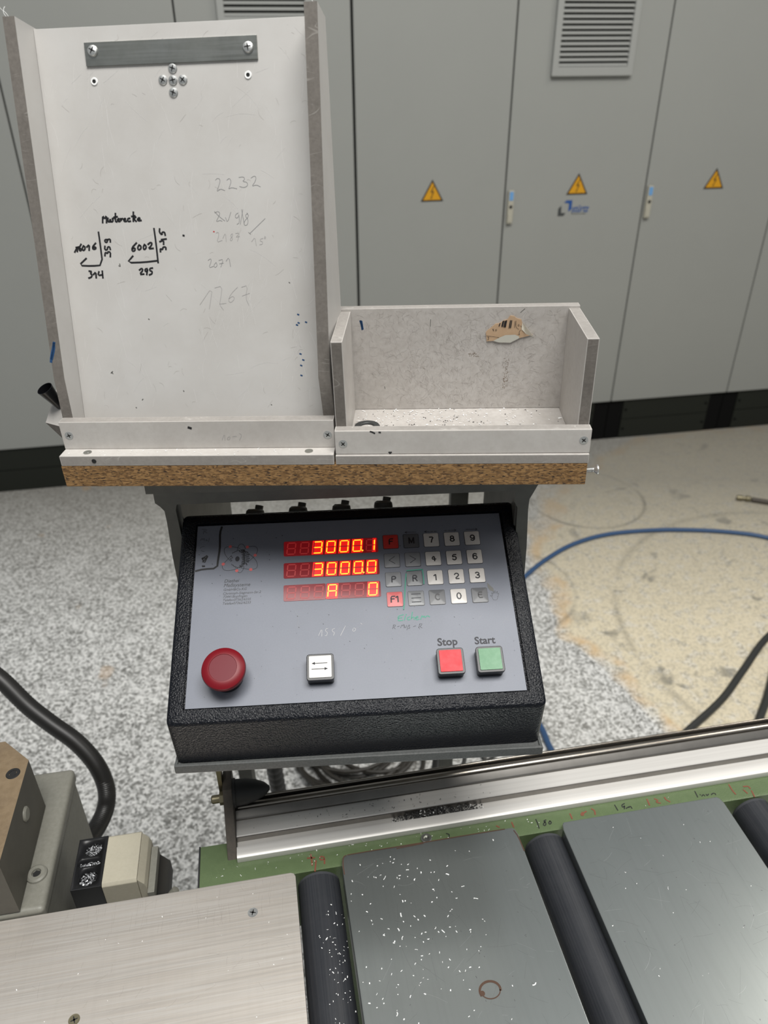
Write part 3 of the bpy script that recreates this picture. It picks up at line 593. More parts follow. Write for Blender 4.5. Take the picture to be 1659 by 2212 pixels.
# ------------------------------------------------------------------ control console
co = thing('control_console', 'black control console with red digits, keypad and push buttons', 'control panel', COF)
CW, CH = .350, .2208
CI = COF.inverted()
def down_pt(x, y, dz, inx=0, iny=0):
    p = COF @ Vector((x, y, 0)); ex_ = Vector((math.cos(math.radians(2.7443)), math.sin(math.radians(2.7443)), 0)); ey_ = Vector((-ex_.y, ex_.x, 0))
    p = p + ex_*inx + ey_*iny; p.z = 1.0341; return CI @ p
cs = bmesh.new()
def rr(x0, x1, y0, y1, r, n=4):
    out = []
    for cx, cy, a in ((x1-r,y1-r,0),(x0+r,y1-r,90),(x0+r,y0+r,180),(x1-r,y0+r,270)):
        for k in range(n+1):
            t = math.radians(a + 90*k/n); out.append((cx+r*math.cos(t), cy+r*math.sin(t)))
    return out
b = MB(); bm = b.bm
PX0, PX1, PY0, PY1 = .0160, .3336, .0156, .2072
outer = rr(0, CW, 0, CH, .006); outer_top = rr(.0035, CW-.0035, .0035, CH-.0035, .005); inner = rr(PX0-.0016, PX1+.0022, PY0-.0022, PY1+.0018, .0015); 
v_in0 = [bm.verts.new((x,y,-.0016)) for x,y in inner]; v_in1 = [bm.verts.new((x,y,.0016)) for x,y in inner]
v_t = [bm.verts.new((x,y,.0016)) for x,y in outer_top]; v_o = [bm.verts.new((x,y,-.0010)) for x,y in outer]
v_b = []
for x, y in outer:
    inx = .0021*(1 if x < CW/2 else -1); iny = .0021 if y < CH/2 else -.0021
    v_b.append(bm.verts.new(down_pt(x, y, 0, inx, iny)))
n = len(inner)
for A_, B_ in ((v_in0, v_in1), (v_in1, v_t), (v_t, v_o), (v_o, v_b)):
    for i in range(n): bm.faces.new((A_[i], A_[(i+1)%n], B_[(i+1)%n], B_[i]))
bm.faces.new(v_b); bm.faces.new(v_in0)
b.build('case', 'case', co, 'black grained plastic case')
foil = MB().box(PX0, PX1, PY0, PY1, -.0015, 0, .0002).build('front_foil', 'foil', co, 'grey membrane foil with prints and scribbles')
PF = lambda a, c, l: (a, c, l)
def fo(b, n_, m, l=None, k=None): return b.build(n_, m, foil, l, k, smooth=0)
fo(MB().ribbon([[(4099,20492),(3942,19827),(3995,18717),(4016,17958),(3902,16800),(3843,15754),(2460,15729),(1728,15564)]], .0021, PF), 'marker_frame', 'ink', 'thick black marker line')
fo(MB().ribbon([[(2258,16927),(2916,17373),(2562,16499)],[(2312,17007),(2412,16548)],[(2376,16550),(2747,17108)],[(2283,16884),(2570,16993)],[(2351,16101),(2574,16032)],[(2385,16018),(2548,16091)]], .0012, PF), 'marker_sign', 'ink')
fo(MB().ribbon([[(2057,20354),(2529,20347),(2502,20159),(2297,20084),(2592,19897)],[(2286,20273),(2224,19787)],[(1971,19033),(2162,19321),(2192,19064),(2363,19327),(2361,18971)],[(2635,19126),(2528,19047),(2571,18943),(2677,19039),(2705,18936)],[(2887,19283),(2814,18846)],[(2420,18334),(2091,18267),(2010,18129)],[(2150,17887),(2232,17758),(2453,17746)]], .00035, PF), 'marker_note', 'grey_text')
fo(MB().ribbon([[(6107,17892),(5656,18058),(5073,18172),(4615,18137),(4455,17893),(4494,17515),(4738,17004),(5201,16468)],[(5801,17740),(5910,18238),(6090,18406),(6275,18422),(6481,18268),(6628,17823)],[(6771,18025),(7289,18108),(7699,18036),(7891,17757),(7863,17382),(7649,17035),(7326,16663),(6859,16275)],[(6940,17305),(7470,16821),(7813,16348),(7934,15850),(7795,15514),(7249,15437),(6698,15547),(6254,15692)],[(5247,17144),(4895,16748),(4443,16196),(4333,15875),(4509,15540),(4951,15419),(5458,15490),(5891,15630)],[(5841,15389),(6017,15161),(6273,15147),(6481,15477),(6558,15799)]], .00045, PF), 'logo_orbits', 'foiltext', 'atom emblem orbits')
fo(MB().ribbon([[(5312,17373),(5396,17485),(5473,17423),(5563,17585),(5639,17523),(5780,17699),(5835,17613),(5926,17759)],[(5248,17127),(5164,17023),(5366,16930),(5334,16808),(5128,16802),(5103,16696),(5342,16601),(5200,16485)],[(5286,16152),(5380,16000),(5473,16060),(5533,15828),(5661,15928),(5684,15706),(5825,15837),(5891,15646),(6018,15770)]], .0006, PF).ribbon([[(6003,17688),(6120,17498)],[(6186,17745),(6305,17505)],[(6334,17754),(6454,17480)],[(6482,17746),(6600,17531)],[(6234,17425),(6456,17397)],[(6713,17484),(6900,17390)],[(6315,17213),(6646,17237)],[(6757,17231),(7018,17134)],[(6358,17003),(6689,17027)],[(6765,16982),(6987,16953)],[(6328,16797),(6660,16780)],[(6771,16774),(7067,16717)],[(6372,16588),(6704,16530)],[(6777,16567),(6999,16514)],[(6342,16384),(6674,16326)],[(6782,16402),(6983,16309)],[(6310,16221),(6643,16122)],[(6751,16198),(6831,15989)],[(6280,16018),(6535,16070)],[(6136,15944),(6288,15789)],[(6249,15856),(6468,15885)],[(6107,15741),(6249,15856)],[(6496,17328),(6569,16167)],[(6411,17666),(6641,17404)]], .0011, PF), 'logo_gear', 'foiltext')
EL = [(5074,18155),(6830,18022),(7649,17035),(7249,15437),(5841,15389),(4443,16196),(5853,16715)]
e_ = MB()
for a, c in EL[:-1]: e_.disc((a*1e-5, c*1e-5), .00165, PF, .00022)
fo(e_, 'logo_electrons', 'keyredpale')
fo(MB().disc((EL[-1][0]*1e-5, EL[-1][1]*1e-5), .0022, PF, .0002, 24, .0029), 'logo_nucleus', 'grey_text')
for t_, p0, p1 in [('Diethei',(4644,14124),(6126,14126)),('Meßsysteme',(4608,13634),(7240,13613)),('GmbH&Co.KG',(4613,13215),(6913,13203)),('Christoph-Siegmann-Str.2',(4588,12807),(8319,12766)),('73441Bopfingen',(4590,12448),(6978,12430)),('Telefon07362/6335',(4606,12097),(7360,12074)),('Telefax07362/6233',(4594,11734),(7348,11725))]:
    rot_ = math.atan2(p1[1]-p0[1], p1[0]-p0[0])
    text_mesh('printed_text', t_.replace(' ', '  '), 'foiltext', foil, PF, (p0[0]*1e-5, p0[1]*1e-5), width=math.hypot(p1[0]-p0[0], p1[1]-p0[1])*1e-5, shear=.25, bold=0, rot=0)
for t_, p0, p1 in [('Stop',(25410,6357),(27354,6348)),('Start',(29031,6326),(31047,6286))]:
    text_mesh('printed_text', t_, 'grey_text', foil, PF, (p0[0]*1e-5, p0[1]*1e-5), width=abs(p1[0]-p0[0])*1e-5, bold=.022)
fo(MB().ribbon([[(22331,9728),(21840,9608),(21756,9392),(22170,9414)],[(21824,9389),(21762,9100),(22219,9148)],[(22526,9571),(22399,9168)],[(22608,9743),(22632,9697)],[(22932,9476),(22691,9386),(22700,9151),(22950,9182)],[(23245,9944),(23042,9133),(23159,9390),(23412,9450),(23361,9159)],[(23537,9296),(23793,9385),(23693,9508),(23513,9341),(23549,9105),(23830,9178)],[(24008,9168),(24184,9599),(24254,9302),(24386,9544),(24429,9248),(24661,9529),(24895,9370)]], .0010, PF), 'green_writing', 'greenink', 'green handwritten word Eichen')
fo(MB().ribbon([[(21298,8732),(21174,8305)],[(21268,8690),(21503,8721),(21449,8536),(21255,8503),(21446,8290)],[(21667,8524),(21860,8557)],[(21956,8364),(22121,8746),(22198,8495),(22369,8776),(22296,8345)],[(22408,8556),(22364,8342),(22533,8405),(22590,8619)],[(22552,8115),(22771,8653),(22904,8602),(22784,8463),(22908,8312),(22699,8251)],[(23220,8440),(23471,8499)],[(23871,8695),(23725,8268)],[(23827,8653),(24107,8725),(24019,8498),(23809,8451),(24066,8249)]], .00035, PF), 'pen_writing', 'grey_text', 'pen note R-Muß-R')
fo(MB().ribbon([[(13960,8009),(14326,8778),(14269,7921)],[(14894,8704),(14691,8686),(14644,8401),(14858,8318),(14741,7938),(14580,7976)],[(15545,8668),(15298,8581),(15319,8336),(15534,8281),(15416,7959)],[(16090,7893),(16598,8871)],[(17333,8542),(17257,8331),(17457,8248),(17632,8526),(17404,8611)],[(18106,9079),(18237,8956)]], .00022, PF), 'scratched_number', 'keywhite')
hairs(foil, 'hair_scratches', 'keymid', PF, (.02,.33,.02,.15), 60, .008, .00012, 71, .6, .5, .2)
hairs(foil, 'grime_specks', 'grey_text', PF, (.02,.33,.02,.20), 90, .0007, .00025, 72)
fo(MB().ribbon([[(23162,18908),(24333,18881)],[(23389,18996),(23162,18908),(23388,18797)],[(25214,18886),(25728,18876)],[(25874,18868),(26124,18872)],[(26241,18866),(26506,18869)],[(25459,18990),(25214,18886),(25439,18774)],[(27348,18893),(27569,18898)],[(27716,18891),(27981,18894)],[(28085,18905),(28571,18897)],[(28393,19023),(28602,18912),(28382,18790)],[(29610,18944),(30816,18899)],[(30623,19009),(30816,18899),(30611,18792)]], .00045, PF), 'printed_arrows', 'foiltext')
fo(MB().ribbon([[(31427,10834),(31333,11186),(31140,11318),(31348,11292),(31431,11181),(31334,11718),(31498,11359),(31529,11906),(31616,11399),(31730,11926),(31760,11421),(31987,11836),(31882,11385),(32124,11600),(31935,11154),(31799,10784),(31427,10834)]], .0003, PF), 'hand_symbol', 'foiltext')
fo(MB().poly(S([[(31043,12731),(31596,12086),(31615,11703),(31214,11877),(31043,12192)]][0]), PF), 'dirt_smear', 'smear')
fo(MB().ribbon([[(9759,18989),(9797,18962)],[(10381,19180),(10419,19152)],[(5342,19106),(5380,19078)],[(1922,17400),(1960,17373)],[(3320,16271),(3358,16245)],[(9099,16463),(9136,16436)],[(8321,14090),(8358,14064)],[(9076,17044),(9113,17017)],[(3418,14110),(3456,14084)],[(4172,14951),(4210,14925)],[(11922,10142),(11962,10111)],[(14997,10123),(15038,10092)],[(14430,9206),(14471,9174)],[(16945,7278),(16984,7248)],[(21754,10350),(21794,10318)],[(22539,17378),(22580,17343)],[(10365,19201),(10409,19166)],[(18323,6499),(18361,6468)],[(12052,8973),(12093,8942)],[(23731,8340),(23770,8309)],[(27327,9239),(27365,9207)]], .0006, PF), 'dirt_dots', 'ink', None, 'stuff')
# displays
SEG = {'0':'abcdef','1':'bc','3':'abcdg','A':'abcefg','8':'abcdefg'}
for row, (yt, yb, digs) in enumerate(((.1842,.1674,'  3000.1'),(.1595,.1424,'  3000.0'),(.1349,.1176,'   A  0'))):
    x0, x1 = .1057, .2027
    if row < 2: dw = MB().prism(rr(x0, x1, yb, yt, .0015, 3), 2, -.0002, .0005)
    else: dw = MB().prism(rr(x0, .1477, yb, yt, .0015, 3), 2, -.0002, .0005).prism(rr(.1483, x1, yb, yt, .0015, 3), 2, -.0002, .0005)
    dw = dw.build('display_window', 'window', co, 'red digit display reading ' + ('3000.1','3000.0','A 0')[row], smooth=0)
    pitch = (x1-x0-.002)/7; hgt = (yt-yb)*.76; cy = (yt+yb)/2; k = 0; sh_ = .10
    s_ = digs.replace('.', '')
    lit = MB(); gh = MB(); litn = 0
    dotpos = digs.index('.')-1 if '.' in digs else -1
    for k, ch in enumerate(s_):
        cx = x0+.001+pitch*(k+.5); on = SEG.get(ch, ''); hw_ = pitch*.30; hh = hgt/2; t = .0010
        if row == 2 and k < 3: hh *= .95
        PD = lambda a, c, l, cx=cx: (cx + a + sh_*c, cy + c, l)
        segs = {'a':((-hw_,hh),(hw_,hh)),'d':((-hw_,-hh),(hw_,-hh)),'g':((-hw_,0),(hw_,0)),'b':((hw_,0),(hw_,hh)),'c':((hw_,-hh),(hw_,0)),'f':((-hw_,0),(-hw_,hh)),'e':((-hw_,-hh),(-hw_,0))}
        if on:
            xa = -hw_-.0017 if ch != '1' else hw_-.0022
            gl = MB(); gl.poly([(xa,-hh-.0016),(hw_+.0017,-hh-.0016),(hw_+.0017,hh+.0016),(xa,hh+.0016)], PD, .00055).build('digit_glow', 'glow', dw, 'red glow behind a lit digit', smooth=0)
        for nm_, (p, q) in segs.items():
            p, q = Vector(p), Vector(q); d = (q-p).normalized(); p2 = p+d*.00035; q2 = q-d*.00035; nn = Vector((-d.y, d.x))*t*.55
            pl_ = [p2, p2+d*.0005+nn, q2-d*.0005+nn, q2, q2-d*.0005-nn, p2+d*.0005-nn]
            if nm_ in on: lit.poly([(v.x, v.y) for v in pl_], PD, .0008)
            elif not on or nm_: gh.poly([(v.x, v.y) for v in pl_], PD, .0007)
        if k == dotpos: lit.disc((hw_+.0017, -hh+.0004), .00085, PD, .0010, 10)
    gh.build('unlit_segments', 'ghost', dw, smooth=0); lit.build('lit_segments', 'lit', dw, 'glowing orange digit segments', smooth=0)
# keypad
def arc(cx, cy, rx, ry, a0, a1, n=9): return [(cx+rx*math.cos(math.radians(a0+(a1-a0)*k/n)), cy+ry*math.sin(math.radians(a0+(a1-a0)*k/n))) for k in range(n+1)]
GL = {'0':[arc(0,0,.30,.5,0,360,16)],'1':[[(-.22,.26),(-.02,.42),(.06,.5),(.06,-.5)]],'2':[arc(0,.2,.3,.3,165,-30)+[(-.30,-.46),(.32,-.46)]],
 '3':[arc(-.02,.25,.27,.25,150,-85),arc(-.02,-.22,.31,.27,88,-150)],'4':[[(.14,-.5),(.14,.5),(-.34,-.18),(.34,-.18)]],'5':[[(.27,.47),(-.2,.47),(-.26,.02)]+arc(-.02,-.16,.30,.32,125,-150)],
 '6':[arc(.02,.1,.32,.4,40,180)+[(-.30,-.18)]+arc(0,-.18,.30,.31,180,540,16)],'7':[[(-.3,.46),(.31,.46),(.05,.05),(-.08,-.5)]],'8':[arc(0,.25,.25,.24,0,360,14),arc(0,-.23,.30,.26,0,360,14)],
 '9':[arc(-.02,-.1,.32,.4,220,360)+[(.30,.18)]+arc(0,.18,.30,.31,0,360,16)],'F':[[(-.26,-.5),(-.26,.46),(.30,.46)],[(-.26,.02),(.2,.02)]],'M':[[(-.36,-.5),(-.36,.5)],[(-.34,.48),(0,-.4)],[(0,-.4),(.34,.48)],[(.36,.5),(.36,-.5)]],
 'P':[[(-.28,-.5),(-.28,.46),(.05,.46)]+arc(.05,.22,.25,.24,90,-90)+[(-.28,-.02)]],'R':[[(-.28,-.5),(-.28,.46),(.05,.46)]+arc(.05,.22,.25,.24,90,-90)+[(-.28,-.02)],[(.02,-.02),(.32,-.5)]],
 'C':[arc(.03,0,.36,.48,50,310,14)],'E':[[(.30,-.46),(-.26,-.46),(-.26,.46),(.28,.46)],[(-.26,.02),(.22,.02)]]}
KX = (.2161,.2374,.2585,.2800,.3013); KY = (.1786,.1570,.1357,.1140)
KT = (('F','keyred'),('M','keydark'),('7','keywhite'),('8','keywhite'),('9','keywhite'),('<','keymid'),('>','keymid'),('4','keywhite'),('5','keywhite'),('6','keywhite'),('P','keymid'),('R','keygrey'),('1','keywhite'),('2','keywhite'),('3','keywhite'),('F1','keyredpale'),('=','keygrey'),('C','keydark'),('0','keywhite'),('E','keydark'))
for i, (ch, m_) in enumerate(KT):
    cx, cy = KX[i % 5], KY[i // 5]; h_ = .0077
    k_ = MB(); k_.mi = 1; k_.prism(rr(cx-h_-.0004, cx+h_+.0004, cy-h_-.0004, cy+h_+.0004, .0014, 3), 2, -.0002, .00025)
    k_.mi = 0; k_.prism(rr(cx-h_, cx+h_, cy-h_, cy+h_, .0012, 3), 2, -.0002, .0007)
    # shallow pillow: raised inner field with sloping flanks
    o1 = rr(cx-h_, cx+h_, cy-h_, cy+h_, .0012, 3); o2 = rr(cx-h_*.35, cx+h_*.35, cy-h_*.25, cy+h_*.45, .001, 3)
    v1 = [k_.bm.verts.new((x, y, .0007)) for x, y in o1]; v2 = [k_.bm.verts.new((x, y, .0012)) for x, y in o2]
    for q in range(len(v1)): k_.bm.faces.new((v1[q], v1[(q+1)%len(v1)], v2[(q+1)%len(v1)], v2[q]))
    k_.bm.faces.new(v2)
    ko = k_.build('key', [m_, 'keyline'], co, {'keyred':'red key F','keyredpale':'worn red key F1'}.get(m_), smooth=.2)
    tm_ = 'keyline' if m_ in ('keywhite','keyred','keydark') else 'grey_text'
    if ch in '<>':
        d = 1 if ch == '>' else -1
        MB().ribbon([[(int((cx-d*.0028)*1e5), int((cy+.0040)*1e5)), (int((cx+d*.0030)*1e5), int(cy*1e5))], [(int((cx+d*.0030)*1e5), int(cy*1e5)), (int((cx-d*.0028)*1e5), int((cy-.0040)*1e5))]], .0006, PF, .0013).build('key_symbol', 'grey_text', ko, smooth=0)
    elif ch == '=':
        MB().ribbon([[(int((cx-.0045)*1e5), int((cy+d_)*1e5)), (int((cx+.0045)*1e5), int((cy+d_)*1e5))] for d_ in (.0042, 0, -.0042)], .0007, PF, .0013).build('key_symbol', 'grey_text', ko, smooth=0)
    else:
        st_ = []
        for gi, g_ in enumerate(ch):
            for q_ in GL[g_]: st_.append([((cx+.0003+(gi-(len(ch)-1)/2)*.0047)*1e5+a_*660, cy*1e5+c_*620) for a_, c_ in q_])
        MB().ribbon(st_, .00128, PF, .00135).build('key_symbol', tm_, ko, smooth=0)
fo(MB().ribbon([[(23040,14460),(24627,14518)],[(24627,14518),(24668,13688),(24642,12916)],[(22940,14090),(22748,12862),(22541,11053),(22414,10285)]], .0011, PF, .0009), 'green_border', 'greenink', 'green marker line round key R')
# square buttons
def button(cx, cy, m_, label):
    cy -= .0010; b_ = MB(); b_.prism(rr(cx-.0122, cx+.0122, cy-.0125, cy+.0122, .0022, 4), 2, 0, .0110, 0)
    b_.prism(rr(cx-.0128, cx+.0128, cy-.0128, cy+.0125, .0026, 4), 2, .0085, .0127, .0007)
    bo = b_.build('push_button', 'gloss_black', co, label)
    cp = MB().prism(rr(cx-.0105, cx+.0105, cy-.0105, cy+.0105, .0009, 3), 2, .0123, .0135, .0004).build('button_cap', m_, bo)
    return bo
button(.2635,.0449,'capred','square red stop button'); button(.3008,.0446,'capgreen','square pale green start button')
ab = button(.1413,.0458,'capwhite','square white button with two arrows')
def seg2(l): return [[(int(x*1e5), int(y*1e5)) for x, y in st] for st in l]
MB().ribbon(seg2([[(.1340,.0490),(.1478,.0490)],[(.1335,.0435),(.1478,.0435)]]), .0006, lambda a, c, l: (a, c-.0010, l), .0137).poly([(.1335,.0490),(.1365,.0504),(.1365,.0476)], lambda a, c, l: (a, c-.0010, l), .0137).poly([(.1483,.0435),(.1453,.0449),(.1453,.0421)], lambda a, c, l: (a, c-.0010, l), .0137).build('arrow_symbols', 'grey_text', ab, smooth=0)
es = MB().lathe([(0,0),(.0150,0),(.0150,.004),(.0125,.006),(.0120,.018)], (.0538,.0440,0), (0,0,1), 40).build('emergency_stop', 'gloss_black', co, 'red mushroom emergency stop button')
MB().lathe([(.0115,.0150),(.0170,.0165),(.0196,.0190),(.0203,.0225),(.0196,.0250),(.0172,.0268),(.0140,.0276),(.0128,.0277),(.0125,.0272),(0,.0275)], (.0538,.0440,0), (0,0,1), 56, [0,0,0,0,0,0,0,0,1]).build('mushroom_head', ['mushroom','mushroomtop'], es)
# cable glands behind the case
for x, z_, yy in ((-.1436,1.168,.712),(-.0957,1.1700,.714),(-.0474,1.1712,.716),(-.0007,1.1735,.719)):
    g_ = MB(); g_.lathe([(0,-.03),(.0105,-.03),(.0105,.0005),(.0098,.0040),(.0075,.0060),(0,.0062)], (x,yy,z_), (0,.55,1), 24).lathe([(.0045,.002),(.0045,.0080),(0,.0085)], (x+.003,yy+.004,z_), (.2,.8,1), 18)
    go = g_.build('cable_gland', 'frame', co); go.matrix_basis = CI
# ------------------------------------------------------------------ conveyor (roller table)
cv = thing('roller_conveyor', 'green framed roller conveyor with dark rollers between steel plates', 'conveyor', TBF)
rail = MB()
rail.prism([(.505,.8395),(.5085,.8400),(.556,.8400),(.556,.740),(.551,.740),(.551,.834),(.510,.834),(.510,.740),(.505,.740)], 0, -.1165, .95)
rail.build('side_rail', 'green', cv, 'green hammer-finish rail with handwritten numbers').name = 'side_rail'
MB().box(-.1185,-.1167,.5045,.5570,.740,.8402,.0003).build('end_cap', 'greendark', cv)
MB().box(-.1165,.95,.02,.050,.740,.840,.001).build('side_rail', 'green', cv)
PG = lambda a, c, l: (a, c, .8402+l)
RR_ = [[(500,52467),(556,51798),(530,51153)],[(109,52077),(871,52003)],[(1007,51585),(886,50958),(773,50403)],[(1925,51875),(1531,52079),(1426,51638),(1832,51564),(1983,51865),(1899,51096)],[(31006,52211),(31000,51589)],[(32537,52138),(32169,51858),(32489,51730),(32541,51998),(32999,52193)],[(33781,52401),(34045,52141),(33876,51613)],[(22042,52214),(22279,52008)],[(23906,52346),(23943,51730)],[(40843,52457),(40744,51665)],[(41765,52356),(42113,52088),(41651,51902),(42141,51677)],[(43031,52328),(43033,51986),(43345,51658)],[(51641,52621),(51568,51792),(51650,51222)],[(53234,52045),(53839,52004),(53862,51648)],[(52955,51606),(53125,51088)],[(53829,51305),(53684,50503)]]
for i0_, i1_ in ((0,4),(4,7),(7,8),(8,9),(9,12),(12,16)): MB().ribbon(RR_[i0_:i1_], .0016, PG).build('red_number', 'rustink', cv, 'faded red handwritten number', smooth=0)
RB_ = [[(26801,52224),(26821,51606),(26764,51050)],[(27929,51948),(27594,51873),(27819,51491),(27528,51206),(27370,51437),(27800,51766)],[(28341,51735),(28072,51512),(28172,51290),(28475,51506),(28341,51735)],[(16079,52306),(16387,52118),(16249,51814)],[(36693,52410),(36731,51671)],[(37908,52388),(37488,52264),(37479,51865),(37875,52193),(37585,51712)],[(37834,51733),(38197,51866)],[(38223,51795),(38477,51948),(38494,51612)],[(47058,52483),(46965,51672)],[(47422,51931),(47457,51884)],[(47538,51704),(47835,51897),(47887,51667)],[(48170,51835),(48166,51616),(48464,51808)],[(48763,51684),(49042,51840),(49306,51764),(49266,51592)]]
for i0_, i1_, lab_ in ((0,3,'black handwritten 180'),(3,4,'black pen tick'),(4,8,'black handwritten 190'),(8,14,'black scribbled number')): MB().ribbon(RB_[i0_:i1_], .0012, PG).build('black_number', 'ink', cv, lab_, smooth=0)
for cu_ in (.0105, .2700, .5300):
    MB().lathe([(0,0),(.0215,0),(.0228,.0012),(.0230,.004),(.0230,.430),(.0215,.434),(0,.434)], (cu_,.4985,.8252), (0,-1,0), 48, [1,1,1,0,0,0]).lathe([(.006,-.008),(.006,0)], (cu_,.4985,.8252), (0,-1,0), 16).build('roller', ['roller','rollerend'], cv)
for x, y in ((.05,.53),(.80,.53),(.05,.035),(.80,.035)):
    MB().box(x-.02, x+.02, y-.014, y+.014, 0, .74, .003).build('leg', 'green', cv)
for x in (.26,.78): MB().box(x-.01,x+.01,.05,.505,.75,.775).build('cross_member', 'greendark', cv)
MB().lathe([(0,0),(.0062,0),(.0062,.0022),(.0052,.003),(.0030,.003),(.0030,.001),(0,.001)], (*{'s1':(-0.0599,0.4631,0.85),'s2':(-0.2239,0.3906,0.85),'ring':(0.1587,0.3469,0.85),'bolt':(0.1365,0.5201,0.84),'hx':(-0.3073,0.6154,0.935),'cap':(-0.2864,0.5439,0.855),'knob':(-0.1565,0.5387,0.8)}['bolt'][:2],.8400), (0,0,1), 24).build('bolt', 'steel', cv)
def sheet(u0, u1, v1, label):
    r_ = thing('cover_plate', label, 'steel plate', TBF @ Matrix.Translation(((u0+u1)/2, .3, .8405)), 'grey steel cover plates')
    c_ = Matrix.Translation((-(u0+u1)/2, -.3, -.8405))
    b_ = MB(); t = .0015
    b_.prism([(u0+.004,v1),(u1-.004,v1),(u1-.0015,v1-.003),(u1,v1-.010),(u1,.03),(u0,.03),(u0,v1-.010),(u0+.0015,v1-.003)], 2, .8470, .8500, .0012)
    b_.box(u0, u0+.002, .03, v1-.008, .812, .849, .0008); b_.box(u1-.002, u1, .03, v1-.008, .812, .849, .0008)
    o = b_.build('sheet', 'sheet', r_); o.matrix_basis = c_
    o2 = MB().box(u0+.03, u0+.05, .06, .50, .8405, .8469).box(u1-.05, u1-.03, .06, .50, .8405, .8469).build('spacer', 'greendark', r_); o2.matrix_basis = c_
    return r_, o, c_
p2, p2s, c2 = sheet(.0372, .2385, .5105, 'left grey steel cover plate with white shavings and a brown rust ring')
PT_ = lambda a, c, l: (a, c, .8500+l)
p3, p3s, c3 = sheet(.2905, .4900, .5065, 'right grey steel cover plate, lightly scratched and almost clean')
for o_, rg, sd in ((p2s,(.045,.232,.06,.50),31),(p3s,(.296,.484,.06,.50),41)):
    hairs(o_, 'hair_scratches', 'hairsteel', PT_, rg, 110, .022, .00010, sd, 1.9, .9, .3)
    hairs(o_, 'hair_scratches', 'hairsteel2', PT_, rg, 70, .016, .00009, sd+1, .4, .8, .3)
    hairs(o_, 'hair_scratches', 'hairsteel', PT_, rg, 60, .0012, .0005, sd+2)
q = MB(); rx, ry = {'s1':(-0.0599,0.4631,0.85),'s2':(-0.2239,0.3906,0.85),'ring':(0.1587,0.3469,0.85),'bolt':(0.1365,0.5201,0.84),'hx':(-0.3073,0.6154,0.935),'cap':(-0.2864,0.5439,0.855),'knob':(-0.1565,0.5387,0.8)}['ring'][:2]
def ringpts(r0, r1, a0, a1): return [(int((rx+math.cos(t)*(r0+(r1-r0)*k/14)*1.25)*1e5), int((ry+math.sin(t)*(r0+(r1-r0)*k/14))*1e5)) for k, t in ((k, math.radians(a0+(a1-a0)*k/14)) for k in range(15))]
q.ribbon([ringpts(.0075,.0085,-10,200)], .0022, lambda a, c, l: (a, c, .8501+l)); q.ribbon([ringpts(.0078,.0072,195,350)], .0010, lambda a, c, l: (a, c, .8501+l)); q.disc((rx-.0085, ry-.0015), .0024, lambda a, c, l: (a, c, .8502+l))
q.build('rust_ring', 'rust', p2s, smooth=0)
q = MB().ribbon(seg2([[(.0385,.488),(.0384,.500),(.0400,.5085),(.0430,.5095)],[(.045,.5100),(.07,.5102),(.12,.5098),(.19,.5100),(.225,.5098)],[(.2350,.506),(.2375,.498),(.2380,.480)],[(.10,.5080),(.13,.5088)]]), .0012, lambda a, c, l: (a, c, .8501+l)).build('rust_edge', 'rust', p2s, smooth=0)
# aluminium plate
al = thing('aluminium_plate', 'large brushed aluminium plate with two cross-head screws, front left', 'plate', TBF @ Matrix.Translation((-.22,.3,.8380)))
ca = Matrix.Translation((.22,-.3,-.8380))
o = MB().prism([(-.62,.03),(-.0135,.03),(-.0135,.4955),(-.0150,.4990),(-.0185,.5005),(-.62,.5005)], 2, .8385, .8500, .0009).build('plate', 'alu', al); o.matrix_basis = ca
for k in ('s1','s2'):
    p = {'s1':(-0.0599,0.4631,0.85),'s2':(-0.2239,0.3906,0.85),'ring':(0.1587,0.3469,0.85),'bolt':(0.1365,0.5201,0.84),'hx':(-0.3073,0.6154,0.935),'cap':(-0.2864,0.5439,0.855),'knob':(-0.1565,0.5387,0.8)}[k]; so = add_screw('screw', al, (p[0],p[1],.8499), (0,0,1), .0052, .5 if k == 's1' else 1.1, dome=.05, m=('screw','dark') if k == 's1' else ('brass','dark')); so.matrix_basis = ca
PT2 = lambda a, c, l: (a, c, .8500+l)
hairs(al, 'hair_scratches', 'hair', PT2, (-.45,-.02,.10,.495), 260, .010, .00009, 51, .1, .8, .6, ca)
hairs(al, 'hair_scratches', 'hair', PT2, (-.45,-.02,.455,.499), 120, .016, .00008, 52, 1.57, .12, .1, ca)
o = MB().box(-.60,-.04,.10,.14,.70,.8385).box(-.60,-.04,.40,.44,.70,.8385).build('support', 'blockside', al); o.matrix_basis = ca
for x in (-.58,-.08):
    o = MB().box(x,x+.04,.10,.14,0,.70).build('leg', 'blockside', al); o.matrix_basis = ca
    o = MB().box(x,x+.04,.40,.44,0,.70).build('leg', 'blockside', al); o.matrix_basis = ca
# ------------------------------------------------------------------ guide rail
gr = thing('guide_rail', 'long aluminium guide rail with round rod behind the green conveyor rail', 'rail', TBF @ Matrix.Translation((.2,.57,.8403)))
cg = Matrix.Translation((-.2,-.57,-.8403))
def gp(b, n_, m, l=None):
    o = b.build(n_, m, gr, l); o.matrix_basis = cg; return o
prof = [(.5290,.8403),(.5285,.8440),(.5295,.8475),(.5325,.8495),(.5420,.8495),(.5426,.8485),(.5430,.8425),(.5540,.8425),(.5543,.8505),(.5550,.8512),(.5745,.8512),(.5748,.8403)]
gp(MB().prism(prof, 0, -.0755, .95), 'extrusion', 'profile')
gp(MB().box(-.0755,.95,.5533,.5545,.8426,.8500), 'groove_shade_strip', 'profdark', 'dark strip standing in for shade in the groove')  # thin dark strip added to paint the shade on the groove's far side
gp(MB().box(-.0755,.95,.5745,.5752,.8500,.8518), 'seam_line', 'profdark')
